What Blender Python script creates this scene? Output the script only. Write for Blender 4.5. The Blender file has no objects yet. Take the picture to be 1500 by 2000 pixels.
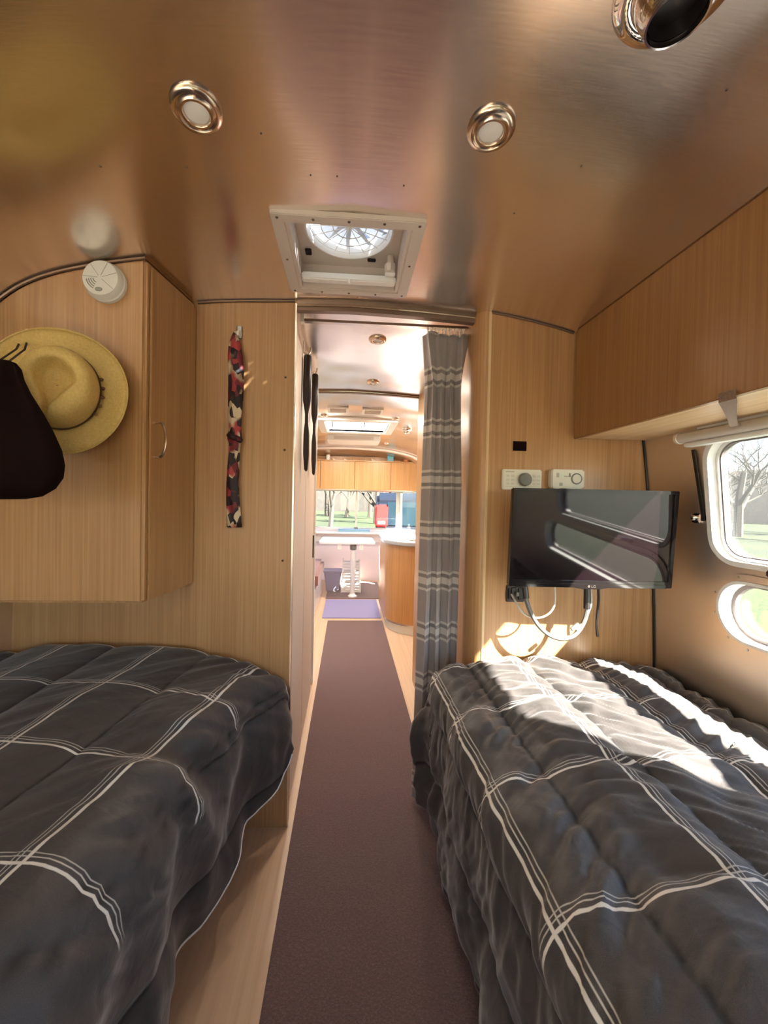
import bpy, bmesh, math, random
from mathutils import Vector, Matrix, noise
random.seed(7)
R = math.radians
PI = math.pi
scn = bpy.context.scene
COL = scn.collection

# ------------------------------------------------------------------ camera
cam_d = bpy.data.cameras.new('camera')
cam = bpy.data.objects.new('camera', cam_d)
COL.objects.link(cam)
cam.location = (0, 0, 1.24)
cam.rotation_mode = 'XYZ'
cam.matrix_world = (Matrix.Translation((0, 0, 1.24)) @ Matrix.Rotation(-R(3.5), 4, 'Z')
                    @ Matrix.Rotation(R(89.0), 4, 'X') @ Matrix.Rotation(R(1.2), 4, 'Z'))
cam_d.sensor_fit = 'HORIZONTAL'
cam_d.sensor_width = 36
cam_d.lens = 18.0                       # 750 px focal length at 1500 px
cam_d.shift_x = (750 - 725.59) / 1500
cam_d.shift_y = -(1000 - 992.05) / 1500
cam_d.clip_start = 0.02
cam_d.clip_end = 500
scn.camera = cam

# ------------------------------------------------------------------ world, sun, exposure
SUN_TRAVEL = Vector((-0.88, 0.90, -1.0)).normalized()
world = bpy.data.worlds.new('sky')
scn.world = world
world.use_nodes = True
wn = world.node_tree.nodes
wl = world.node_tree.links
wn.clear()
sky = wn.new('ShaderNodeTexSky')
sky.sky_type = 'NISHITA'
sky.sun_disc = False
sky.sun_elevation = R(40)
sky.sun_rotation = math.atan2(-SUN_TRAVEL.x, -SUN_TRAVEL.y)
sky.air_density = 1.0
sky.dust_density = 0.6
bg = wn.new('ShaderNodeBackground')
bg.inputs['Strength'].default_value = 0.46
wo = wn.new('ShaderNodeOutputWorld')
wl.new(sky.outputs[0], bg.inputs[0])
wl.new(bg.outputs[0], wo.inputs[0])

sun_d = bpy.data.lights.new('sun', 'SUN')
sun_d.energy = 58.0
sun_d.angle = R(0.9)
sun_d.color = (1.0, 0.91, 0.78)
sun = bpy.data.objects.new('sun', sun_d)
COL.objects.link(sun)
sun.rotation_euler = SUN_TRAVEL.to_track_quat('-Z', 'Y').to_euler()
sun.location = (6, -6, 8)

scn.view_settings.view_transform = 'Standard'
scn.view_settings.look = 'None'
scn.view_settings.gamma = 1.0
scn.view_settings.use_curve_mapping = False
scn.view_settings.exposure = 0.95
scn.cycles.max_bounces = 10
scn.cycles.diffuse_bounces = 6
scn.cycles.glossy_bounces = 6
scn.cycles.transparent_max_bounces = 12
scn.cycles.sample_clamp_indirect = 6.0
scn.cycles.caustics_refractive = False
scn.cycles.use_denoising = True

def portal(loc, rot, sx, sy):
    d = bpy.data.lights.new('window_portal', 'AREA')
    d.shape = 'RECTANGLE'
    d.size, d.size_y = sx, sy
    d.cycles.is_portal = True
    o = bpy.data.objects.new('window_portal', d)
    COL.objects.link(o)
    o.location = loc
    o.rotation_euler = rot
    return o
portal((1.30, 0.72, 1.27), (0, R(90), 0), 0.5, 1.05)       # right bedroom window
portal((1.30, 0.64, 0.93), (0, R(90), 0), 0.3, 1.2)
portal((0, -1.42, 1.20), (R(90), 0, 0), 1.8, 0.8)
portal((1.30, 4.1, 1.25), (0, R(90), 0), 0.7, 2.0)
portal((-1.30, 4.2, 1.15), (0, R(-90), 0), 0.7, 2.2)
portal((0, 6.3, 1.10), (R(-90), 0, 0), 2.4, 0.8)
portal((-0.012, 1.187, 2.25), (0, 0, 0), 0.4, 0.4)
portal((0.07, 3.74, 2.20), (0, 0, 0), 0.7, 0.6)

# ------------------------------------------------------------------ materials
def new_mat(name):
    m = bpy.data.materials.new(name)
    m.use_nodes = True
    nt = m.node_tree
    return m, nt, nt.nodes['Principled BSDF']

def flat(name, col, rough=0.5, metal=0.0, spec=0.5, bump=0.0, bscale=200, emit=None, es=1.0, sheen=0.0, coat=0.0, var=0.0):
    m, nt, b = new_mat(name)
    b.inputs['Base Color'].default_value = (*col, 1)
    b.inputs['Roughness'].default_value = rough
    b.inputs['Metallic'].default_value = metal
    b.inputs['Specular IOR Level'].default_value = spec
    b.inputs['Sheen Weight'].default_value = sheen
    b.inputs['Coat Weight'].default_value = coat
    tc = nt.nodes.new('ShaderNodeTexCoord')
    n = nt.nodes.new('ShaderNodeTexNoise')
    n.inputs['Scale'].default_value = bscale
    n.inputs['Detail'].default_value = 3
    nt.links.new(tc.outputs['Object'], n.inputs['Vector'])
    if bump > 0:
        bp = nt.nodes.new('ShaderNodeBump')
        bp.inputs['Strength'].default_value = bump
        bp.inputs['Distance'].default_value = 0.002
        nt.links.new(n.outputs[0], bp.inputs['Height'])
        nt.links.new(bp.outputs[0], b.inputs['Normal'])
    if var > 0:
        mx = nt.nodes.new('ShaderNodeMix')
        mx.data_type = 'RGBA'
        mx.inputs['A'].default_value = (*[c * (1 - var) for c in col], 1)
        mx.inputs['B'].default_value = (*[min(1, c * (1 + var)) for c in col], 1)
        nt.links.new(n.outputs[0], mx.inputs['Factor'])
        nt.links.new(mx.outputs['Result'], b.inputs['Base Color'])
    if emit:
        b.inputs['Emission Color'].default_value = (*emit, 1)
        b.inputs['Emission Strength'].default_value = es
    return m

def ramp(nt, stops):
    r = nt.nodes.new('ShaderNodeValToRGB')
    el = r.color_ramp.elements
    while len(el) < len(stops):
        el.new(0.5)
    for e, (p, c) in zip(el, stops):
        e.position = p
        e.color = (*c, 1)
    return r

def wood(name, lo, mid, hi, axis='z', rough=0.38, scale=1.0, coat=0.15):
    m, nt, b = new_mat(name)
    g = nt.nodes.new('ShaderNodeNewGeometry')
    mp = nt.nodes.new('ShaderNodeMapping')
    s = {'z': (140, 140, 1.8), 'y': (140, 1.8, 140), 'x': (1.8, 140, 140)}[axis]
    mp.inputs['Scale'].default_value = [v * scale for v in s]
    nt.links.new(g.outputs['Position'], mp.inputs['Vector'])
    n = nt.nodes.new('ShaderNodeTexNoise')
    n.inputs['Scale'].default_value = 1.0
    n.inputs['Detail'].default_value = 5
    n.inputs['Roughness'].default_value = 0.62
    nt.links.new(mp.outputs[0], n.inputs['Vector'])
    mp2 = nt.nodes.new('ShaderNodeMapping')
    s2 = {'z': (14, 14, 0.5), 'y': (14, 0.5, 14), 'x': (0.5, 14, 14)}[axis]
    mp2.inputs['Scale'].default_value = s2
    nt.links.new(g.outputs['Position'], mp2.inputs['Vector'])
    n2 = nt.nodes.new('ShaderNodeTexNoise')
    n2.inputs['Scale'].default_value = 1.0
    n2.inputs['Detail'].default_value = 2
    nt.links.new(mp2.outputs[0], n2.inputs['Vector'])
    mxx = nt.nodes.new('ShaderNodeMath')
    mxx.operation = 'MULTIPLY_ADD'
    mxx.inputs[1].default_value = 0.25
    nt.links.new(n2.outputs[0], mxx.inputs[0])
    sc = nt.nodes.new('ShaderNodeMath')
    sc.operation = 'MULTIPLY'
    sc.inputs[1].default_value = 0.75
    nt.links.new(n.outputs[0], sc.inputs[0])
    nt.links.new(sc.outputs[0], mxx.inputs[2])
    r = ramp(nt, [(0.33, lo), (0.5, mid), (0.66, hi)])
    nt.links.new(mxx.outputs[0], r.inputs[0])
    nt.links.new(r.outputs[0], b.inputs['Base Color'])
    b.inputs['Roughness'].default_value = rough
    b.inputs['Coat Weight'].default_value = coat
    b.inputs['Coat Roughness'].default_value = 0.25
    bp = nt.nodes.new('ShaderNodeBump')
    bp.inputs['Strength'].default_value = 0.12
    bp.inputs['Distance'].default_value = 0.001
    nt.links.new(n.outputs[0], bp.inputs['Height'])
    nt.links.new(bp.outputs[0], b.inputs['Normal'])
    return m

def brushed(name, col, rough, wav=0.05, wscale=2.2, brush_axis=0):
    m, nt, b = new_mat(name)
    g = nt.nodes.new('ShaderNodeNewGeometry')
    b.inputs['Base Color'].default_value = (*col, 1)
    b.inputs['Metallic'].default_value = 1.0
    mp = nt.nodes.new('ShaderNodeMapping')
    s = [160, 160, 160]
    s[brush_axis] = 6
    mp.inputs['Scale'].default_value = s
    nt.links.new(g.outputs['Position'], mp.inputs['Vector'])
    n = nt.nodes.new('ShaderNodeTexNoise')
    n.inputs['Scale'].default_value = 1.5
    n.inputs['Detail'].default_value = 3
    nt.links.new(mp.outputs[0], n.inputs['Vector'])
    mr = nt.nodes.new('ShaderNodeMapRange')
    mr.inputs['To Min'].default_value = rough - 0.05
    mr.inputs['To Max'].default_value = rough + 0.06
    nt.links.new(n.outputs[0], mr.inputs['Value'])
    nt.links.new(mr.outputs[0], b.inputs['Roughness'])
    n2 = nt.nodes.new('ShaderNodeTexNoise')
    n2.inputs['Scale'].default_value = wscale
    n2.inputs['Detail'].default_value = 1
    nt.links.new(g.outputs['Position'], n2.inputs['Vector'])
    bp = nt.nodes.new('ShaderNodeBump')
    bp.inputs['Strength'].default_value = 1.0
    bp.inputs['Distance'].default_value = wav
    nt.links.new(n2.outputs[0], bp.inputs['Height'])
    bp2 = nt.nodes.new('ShaderNodeBump')
    bp2.inputs['Strength'].default_value = 0.05
    bp2.inputs['Distance'].default_value = 0.001
    nt.links.new(n.outputs[0], bp2.inputs['Height'])
    nt.links.new(bp.outputs[0], bp2.inputs['Normal'])
    nt.links.new(bp2.outputs[0], b.inputs['Normal'])
    return m

def glass(name, tint=(0.95, 0.97, 0.97), refl=0.06, haze=0.0):
    m = bpy.data.materials.new(name)
    m.use_nodes = True
    nt = m.node_tree
    nt.nodes.clear()
    t = nt.nodes.new('ShaderNodeBsdfTransparent')
    t.inputs[0].default_value = (*tint, 1)
    g = nt.nodes.new('ShaderNodeBsdfGlossy')
    g.inputs['Roughness'].default_value = 0.02
    lw = nt.nodes.new('ShaderNodeLayerWeight')
    lw.inputs[0].default_value = 0.5
    pw = nt.nodes.new('ShaderNodeMath')
    pw.operation = 'POWER'
    pw.inputs[1].default_value = 5.0
    nt.links.new(lw.outputs['Facing'], pw.inputs[0])
    fr = nt.nodes.new('ShaderNodeMath')
    fr.operation = 'MULTIPLY_ADD'
    fr.inputs[1].default_value = 0.5
    fr.inputs[2].default_value = 0.03
    nt.links.new(pw.outputs[0], fr.inputs[0])
    mx = nt.nodes.new('ShaderNodeMixShader')
    nt.links.new(fr.outputs[0], mx.inputs[0])
    nt.links.new(t.outputs[0], mx.inputs[1])
    nt.links.new(g.outputs[0], mx.inputs[2])
    last = mx
    if haze > 0:
        d = nt.nodes.new('ShaderNodeBsdfTranslucent')
        d.inputs[0].default_value = (0.9, 0.92, 0.92, 1)
        mx2 = nt.nodes.new('ShaderNodeMixShader')
        mx2.inputs[0].default_value = haze
        nt.links.new(mx.outputs[0], mx2.inputs[1])
        nt.links.new(d.outputs[0], mx2.inputs[2])
        last = mx2
    o = nt.nodes.new('ShaderNodeOutputMaterial')
    nt.links.new(last.outputs[0], o.inputs[0])
    return m

M = {}
OAK = ((0.355, 0.180, 0.070), (0.435, 0.232, 0.094), (0.51, 0.292, 0.130))
M['oak'] = wood('oak_veneer', *OAK)
M['oak_y'] = wood('oak_veneer_lengthwise', *OAK, axis='y')
M['oak_shaded'] = wood('shaded_oak_veneer', (0.225, 0.102, 0.029), (0.28, 0.133, 0.040), (0.33, 0.168, 0.056))  # darker oak: shade on the overhead cabinet face is put into the colour
M['floor'] = wood('tan_vinyl', (0.50, 0.33, 0.205), (0.57, 0.39, 0.255), (0.63, 0.445, 0.30), axis='y', rough=0.42, scale=0.4)
M['alu'] = brushed('brushed_aluminium_skin', (0.82, 0.755, 0.705), 0.23, wav=0.024)
M['alu_wall'] = brushed('brushed_aluminium_wall', (0.80, 0.72, 0.64), 0.40, wav=0.008)
M['trim'] = flat('bronze_trim', (0.22, 0.15, 0.11), 0.35, 0.7)
M['rivet'] = flat('rivet_grey', (0.13, 0.10, 0.08), 0.5, 0.6)
M['chrome'] = flat('chrome', (0.85, 0.82, 0.80), 0.06, 1.0)
M['satin'] = flat('satin_nickel', (0.72, 0.66, 0.60), 0.25, 1.0)
M['bronze'] = flat('champagne_metal', (0.70, 0.58, 0.48), 0.22, 1.0)
M['white_plastic'] = flat('white_plastic', (0.80, 0.78, 0.72), 0.4)
M['cream_plastic'] = flat('cream_plastic', (0.72, 0.69, 0.58), 0.45)
M['grey_plastic'] = flat('grey_plastic', (0.17, 0.165, 0.14), 0.45)
M['lens'] = flat('frosted_lens', (0.80, 0.79, 0.76), 0.5, emit=(1, 0.93, 0.85), es=0.0)
M['fan_frame'] = flat('warm_grey_frame', (0.60, 0.52, 0.46), 0.42)
M['fan_white'] = flat('fan_white', (0.86, 0.84, 0.80), 0.4)
M['black'] = flat('black_plastic', (0.012, 0.009, 0.009), 0.35)
M['black_gloss'] = flat('gloss_black_bezel', (0.010, 0.008, 0.008), 0.08)
M['screen'] = flat('dark_screen', (0.006, 0.003, 0.004), 0.045, spec=0.6)
M['black_cloth'] = flat('black_felt', (0.008, 0.003, 0.003), 0.95, spec=0.1, bump=0.3, bscale=500)
M['dark_strap'] = flat('dark_leather', (0.018, 0.008, 0.007), 0.42)
M['white_paint'] = flat('white_gloss_paint', (0.78, 0.75, 0.71), 0.25)
M['door_cream'] = flat('cream_door_laminate', (0.74, 0.64, 0.55), 0.55, spec=0.25)
M['cream_gloss'] = flat('cream_gloss_door', (0.70, 0.58, 0.49), 0.12, coat=0.5)
M['mirror'] = flat('mirror', (0.92, 0.92, 0.92), 0.02, 1.0)
M['cable'] = flat('grey_cable', (0.13, 0.127, 0.12), 0.4)
M['cable_thin'] = flat('pale_cable', (0.55, 0.52, 0.46), 0.4)
M['frame_white'] = flat('window_frame_white', (0.80, 0.80, 0.78), 0.35)
M['frame_alu'] = flat('window_frame_aluminium', (0.74, 0.71, 0.68), 0.28, 0.9)
M['gasket'] = flat('grey_gasket', (0.16, 0.13, 0.13), 0.5)
M['shade'] = flat('shade_beige', (0.50, 0.45, 0.39), 0.5)
M['strap_brown'] = flat('brown_strap', (0.20, 0.13, 0.09), 0.6, bump=0.6, bscale=300, var=0.5)
M['glass'] = glass('clear_glass')
M['glass_screen'] = glass('screened_glass', (0.76, 0.78, 0.79), haze=0.010)
M['dome'] = glass('clear_dome', (0.20, 0.23, 0.27), haze=0.02)
def blade_mat():
    m = bpy.data.materials.new('translucent_blade')
    m.use_nodes = True
    nt = m.node_tree
    nt.nodes.clear()
    d = nt.nodes.new('ShaderNodeBsdfDiffuse')
    d.inputs[0].default_value = (0.7, 0.7, 0.7, 1)
    t = nt.nodes.new('ShaderNodeBsdfTranslucent')
    t.inputs[0].default_value = (0.30, 0.32, 0.36, 1)
    x = nt.nodes.new('ShaderNodeMixShader')
    x.inputs[0].default_value = 0.35
    nt.links.new(d.outputs[0], x.inputs[1])
    nt.links.new(t.outputs[0], x.inputs[2])
    o = nt.nodes.new('ShaderNodeOutputMaterial')
    nt.links.new(x.outputs[0], o.inputs[0])
    return m
M['blade'] = blade_mat()
M['skylight'] = glass('milky_skylight', (0.85, 0.88, 0.90), haze=0.5)
M['mauve'] = flat('mauve_upholstery', (0.24, 0.105, 0.095), 0.8, bump=0.4, bscale=300, sheen=0.3)
M['mat'] = flat('lavender_mat', (0.24, 0.22, 0.40), 0.85, bump=0.6, bscale=400, var=0.25)
M['worktop'] = flat('grey_worktop', (0.33, 0.32, 0.32), 0.2)
M['bin'] = flat('lavender_bin', (0.35, 0.32, 0.43), 0.5)
M['blue_box'] = flat('pale_blue_plastic', (0.25, 0.42, 0.55), 0.4)
M['teal'] = flat('turquoise_card', (0.10, 0.45, 0.55), 0.5)
M['terracotta'] = flat('terracotta', (0.55, 0.20, 0.08), 0.6)
M['shell'] = flat('pale_shell', (0.70, 0.58, 0.42), 0.5)
M['bark'] = flat('grey_bark', (0.035, 0.028, 0.022), 0.9, var=0.4, bscale=6)
M['twig'] = flat('brown_twigs', (0.042, 0.034, 0.025), 0.9, var=0.3, bscale=1)
M['car'] = flat('dark_blue_car_paint', (0.006, 0.009, 0.016), 0.4, spec=0.2)
M['car_glass'] = flat('car_glass', (0.008, 0.02, 0.03), 0.08, spec=0.25)
M['tail'] = flat('red_tail_light', (0.55, 0.02, 0.02), 0.2, emit=(0.8, 0.03, 0.03), es=0.25)
M['tyre'] = flat('tyre', (0.015, 0.015, 0.015), 0.8)
M['gutter'] = flat('screw_brown', (0.10, 0.06, 0.03), 0.4, 0.8)

def grass_mat():
    m, nt, b = new_mat('grass')
    g = nt.nodes.new('ShaderNodeNewGeometry')
    n = nt.nodes.new('ShaderNodeTexNoise')
    n.inputs['Scale'].default_value = 9
    n.inputs['Detail'].default_value = 6
    n.inputs['Roughness'].default_value = 0.75
    nt.links.new(g.outputs['Position'], n.inputs['Vector'])
    n2 = nt.nodes.new('ShaderNodeTexNoise')
    n2.inputs['Scale'].default_value = 0.35
    n2.inputs['Detail'].default_value = 3
    nt.links.new(g.outputs['Position'], n2.inputs['Vector'])
    ad = nt.nodes.new('ShaderNodeMath')
    ad.operation = 'MULTIPLY_ADD'
    ad.inputs[1].default_value = 0.45
    nt.links.new(n2.outputs[0], ad.inputs[0])
    s = nt.nodes.new('ShaderNodeMath')
    s.operation = 'MULTIPLY'
    s.inputs[1].default_value = 0.55
    nt.links.new(n.outputs[0], s.inputs[0])
    nt.links.new(s.outputs[0], ad.inputs[2])
    r = ramp(nt, [(0.36, (0.004, 0.010, 0.0006)), (0.5, (0.012, 0.023, 0.0010)), (0.62, (0.022, 0.033, 0.0022))])
    nt.links.new(ad.outputs[0], r.inputs[0])
    nt.links.new(r.outputs[0], b.inputs['Base Color'])
    b.inputs['Roughness'].default_value = 0.9
    bp = nt.nodes.new('ShaderNodeBump')
    bp.inputs['Strength'].default_value = 0.8
    bp.inputs['Distance'].default_value = 0.05
    nt.links.new(n.outputs[0], bp.inputs['Height'])
    nt.links.new(bp.outputs[0], b.inputs['Normal'])
    return m
M['grass'] = grass_mat()

def stripes(nt, sock, period, lines, blur=0.0006):
    """1 on woven lines: sock wrapped to the period, lines = [(centre, half width), ...]"""
    w = nt.nodes.new('ShaderNodeMath')
    w.operation = 'WRAP'
    w.inputs[1].default_value = period / 2
    w.inputs[2].default_value = -period / 2
    nt.links.new(sock, w.inputs[0])
    acc = None
    for c, h, amp in lines:
        s = nt.nodes.new('ShaderNodeMath')
        s.operation = 'SUBTRACT'
        s.inputs[1].default_value = c
        nt.links.new(w.outputs[0], s.inputs[0])
        a = nt.nodes.new('ShaderNodeMath')
        a.operation = 'ABSOLUTE'
        nt.links.new(s.outputs[0], a.inputs[0])
        r = nt.nodes.new('ShaderNodeMapRange')
        r.inputs['From Min'].default_value = h + blur
        r.inputs['From Max'].default_value = h - blur
        r.inputs['To Min'].default_value = 0
        r.inputs['To Max'].default_value = amp
        nt.links.new(a.outputs[0], r.inputs['Value'])
        if acc is None:
            acc = r.outputs[0]
        else:
            mx = nt.nodes.new('ShaderNodeMath')
            mx.operation = 'MAXIMUM'
            nt.links.new(acc, mx.inputs[0])
            nt.links.new(r.outputs[0], mx.inputs[1])
            acc = mx.outputs[0]
    return acc

def quilt_mat():
    m, nt, b = new_mat('charcoal_plaid_quilt')
    uv = nt.nodes.new('ShaderNodeUVMap')
    uv.uv_map = 'UVMap'
    sp = nt.nodes.new('ShaderNodeSeparateXYZ')
    nt.links.new(uv.outputs[0], sp.inputs[0])
    ln = [(0.0, 0.0025, 0.95), (0.0105, 0.0010, 0.7), (0.0175, 0.0009, 0.6)]
    a = stripes(nt, sp.outputs[0], 0.27, ln)
    c = stripes(nt, sp.outputs[1], 0.27, ln)
    mx0 = nt.nodes.new('ShaderNodeMath')
    mx0.operation = 'MAXIMUM'
    nt.links.new(a, mx0.inputs[0])
    nt.links.new(c, mx0.inputs[1])
    pl = nt.nodes.new('ShaderNodeAttribute')
    pl.attribute_name = 'plaid'
    mx = nt.nodes.new('ShaderNodeMath')
    mx.operation = 'MULTIPLY'
    nt.links.new(mx0.outputs[0], mx.inputs[0])
    nt.links.new(pl.outputs['Fac'], mx.inputs[1])
    n = nt.nodes.new('ShaderNodeTexNoise')
    n.inputs['Scale'].default_value = 900
    nt.links.new(uv.outputs[0], n.inputs['Vector'])
    base = ramp(nt, [(0.3, (0.035, 0.030, 0.029)), (0.7, (0.063, 0.055, 0.053))])
    nt.links.new(n.outputs[0], base.inputs[0])
    mix = nt.nodes.new('ShaderNodeMix')
    mix.data_type = 'RGBA'
    mix.inputs['B'].default_value = (0.72, 0.69, 0.63, 1)
    nt.links.new(mx.outputs[0], mix.inputs['Factor'])
    stt = nt.nodes.new('ShaderNodeAttribute')
    stt.attribute_name = 'stitch'
    thr = nt.nodes.new('ShaderNodeMix')
    thr.data_type = 'RGBA'
    thr.inputs['B'].default_value = (0.006, 0.005, 0.005, 1)
    nt.links.new(stt.outputs['Fac'], thr.inputs['Factor'])
    nt.links.new(base.outputs[0], thr.inputs['A'])
    nt.links.new(thr.outputs['Result'], mix.inputs['A'])
    nt.links.new(mix.outputs['Result'], b.inputs['Base Color'])
    b.inputs['Roughness'].default_value = 0.55
    b.inputs['Sheen Weight'].default_value = 0.25
    b.inputs['Sheen Roughness'].default_value = 0.4
    g = nt.nodes.new('ShaderNodeNewGeometry')
    n2 = nt.nodes.new('ShaderNodeTexNoise')
    n2.inputs['Scale'].default_value = 22
    n2.inputs['Detail'].default_value = 4
    n2.inputs['Distortion'].default_value = 0.6
    nt.links.new(g.outputs['Position'], n2.inputs['Vector'])
    bp0 = nt.nodes.new('ShaderNodeBump')
    bp0.inputs['Strength'].default_value = 0.30
    bp0.inputs['Distance'].default_value = 0.010
    nt.links.new(n2.outputs[0], bp0.inputs['Height'])
    bp = nt.nodes.new('ShaderNodeBump')
    bp.inputs['Strength'].default_value = 0.15
    bp.inputs['Distance'].default_value = 0.001
    nt.links.new(n.outputs[0], bp.inputs['Height'])
    nt.links.new(bp0.outputs[0], bp.inputs['Normal'])
    nt.links.new(bp.outputs[0], b.inputs['Normal'])
    return m
M['quilt'] = quilt_mat()

def curtain_mat():
    m, nt, b = new_mat('grey_banded_curtain')
    uv = nt.nodes.new('ShaderNodeUVMap')
    uv.uv_map = 'UVMap'
    sp = nt.nodes.new('ShaderNodeSeparateXYZ')
    nt.links.new(uv.outputs[0], sp.inputs[0])
    a = stripes(nt, sp.outputs[1], 0.205, [(0, 0.0135, 0.75), (0.033, 0.005, 0.8), (-0.033, 0.005, 0.8)], 0.001)
    dk = stripes(nt, sp.outputs[1], 0.205, [(0, 0.036, 0.5)], 0.001)
    c = stripes(nt, sp.outputs[0], 0.30, [(0, 0.03, 0.10)], 0.002)
    mix0 = nt.nodes.new('ShaderNodeMix')
    mix0.data_type = 'RGBA'
    mix0.inputs['A'].default_value = (0.31, 0.27, 0.26, 1)
    mix0.inputs['B'].default_value = (0.17, 0.145, 0.14, 1)
    nt.links.new(dk, mix0.inputs['Factor'])
    mx = nt.nodes.new('ShaderNodeMath')
    mx.operation = 'MAXIMUM'
    nt.links.new(a, mx.inputs[0])
    nt.links.new(c, mx.inputs[1])
    mix = nt.nodes.new('ShaderNodeMix')
    mix.data_type = 'RGBA'
    mix.inputs['B'].default_value = (0.66, 0.60, 0.55, 1)
    nt.links.new(mx.outputs[0], mix.inputs['Factor'])
    nt.links.new(mix0.outputs['Result'], mix.inputs['A'])
    nt.links.new(mix.outputs['Result'], b.inputs['Base Color'])
    b.inputs['Roughness'].default_value = 0.85
    b.inputs['Sheen Weight'].default_value = 0.2
    return m
M['curtain'] = curtain_mat()

def runner_mat():
    m, nt, b = new_mat('burgundy_carpet')
    g = nt.nodes.new('ShaderNodeNewGeometry')
    n = nt.nodes.new('ShaderNodeTexNoise')
    n.inputs['Scale'].default_value = 170
    n.inputs['Detail'].default_value = 5
    n.inputs['Roughness'].default_value = 0.85
    nt.links.new(g.outputs['Position'], n.inputs['Vector'])
    r = ramp(nt, [(0.34, (0.050, 0.018, 0.017)), (0.52, (0.115, 0.046, 0.043)), (0.68, (0.23, 0.11, 0.10))])
    nt.links.new(n.outputs[0], r.inputs[0])
    nt.links.new(r.outputs[0], b.inputs['Base Color'])
    b.inputs['Roughness'].default_value = 0.95
    b.inputs['Sheen Weight'].default_value = 0.4
    bp = nt.nodes.new('ShaderNodeBump')
    bp.inputs['Strength'].default_value = 1.0
    bp.inputs['Distance'].default_value = 0.004
    nt.links.new(n.outputs[0], bp.inputs['Height'])
    nt.links.new(bp.outputs[0], b.inputs['Normal'])
    return m
M['runner'] = runner_mat()

def straw_mat():
    m, nt, b = new_mat('woven_straw')
    tc = nt.nodes.new('ShaderNodeTexCoord')
    w = nt.nodes.new('ShaderNodeTexWave')
    w.inputs['Scale'].default_value = 110
    w.inputs['Distortion'].default_value = 1.5
    w2 = nt.nodes.new('ShaderNodeTexNoise')
    w2.inputs['Scale'].default_value = 160
    nt.links.new(tc.outputs['Object'], w.inputs['Vector'])
    nt.links.new(tc.outputs['Object'], w2.inputs['Vector'])
    r = ramp(nt, [(0.25, (0.60, 0.41, 0.125)), (0.75, (0.72, 0.53, 0.19))])
    nt.links.new(w2.outputs[0], r.inputs[0])
    nt.links.new(r.outputs[0], b.inputs['Base Color'])
    b.inputs['Roughness'].default_value = 0.6
    bp = nt.nodes.new('ShaderNodeBump')
    bp.inputs['Strength'].default_value = 0.2
    bp.inputs['Distance'].default_value = 0.0008
    nt.links.new(w.outputs[0], bp.inputs['Height'])
    nt.links.new(bp.outputs[0], b.inputs['Normal'])
    return m
M['straw'] = straw_mat()

def scarf_mat():
    m, nt, b = new_mat('patterned_scarf')
    tc = nt.nodes.new('ShaderNodeTexCoord')
    mp = nt.nodes.new('ShaderNodeMapping')
    mp.inputs['Scale'].default_value = (1, 1, 0.55)
    nt.links.new(tc.outputs['Object'], mp.inputs['Vector'])
    v = nt.nodes.new('ShaderNodeTexVoronoi')
    v.inputs['Scale'].default_value = 58
    nt.links.new(mp.outputs[0], v.inputs['Vector'])
    n = nt.nodes.new('ShaderNodeTexNoise')
    n.inputs['Scale'].default_value = 11
    nt.links.new(tc.outputs['Object'], n.inputs['Vector'])
    sp = nt.nodes.new('ShaderNodeSeparateColor')
    nt.links.new(v.outputs['Color'], sp.inputs[0])
    speck = ramp(nt, [(0.0, (0.012, 0.004, 0.006)), (0.48, (0.03, 0.008, 0.01)), (0.5, (0.60, 0.48, 0.33)), (0.8, (0.42, 0.33, 0.2))])
    speck.color_ramp.interpolation = 'CONSTANT'
    nt.links.new(sp.outputs[0], speck.inputs[0])
    red = ramp(nt, [(0.0, (0.02, 0.004, 0.008)), (0.45, (0.16, 0.010, 0.018)), (0.75, (0.36, 0.035, 0.04))])
    red.color_ramp.interpolation = 'CONSTANT'
    nt.links.new(sp.outputs[1], red.inputs[0])
    st = nt.nodes.new('ShaderNodeMapRange')
    st.inputs['From Min'].default_value = 0.47
    st.inputs['From Max'].default_value = 0.53
    nt.links.new(n.outputs[0], st.inputs['Value'])
    mix = nt.nodes.new('ShaderNodeMix')
    mix.data_type = 'RGBA'
    nt.links.new(st.outputs[0], mix.inputs['Factor'])
    nt.links.new(speck.outputs[0], mix.inputs['A'])
    nt.links.new(red.outputs[0], mix.inputs['B'])
    nt.links.new(mix.outputs['Result'], b.inputs['Base Color'])
    b.inputs['Roughness'].default_value = 0.6
    return m
M['scarf'] = scarf_mat()

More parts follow.
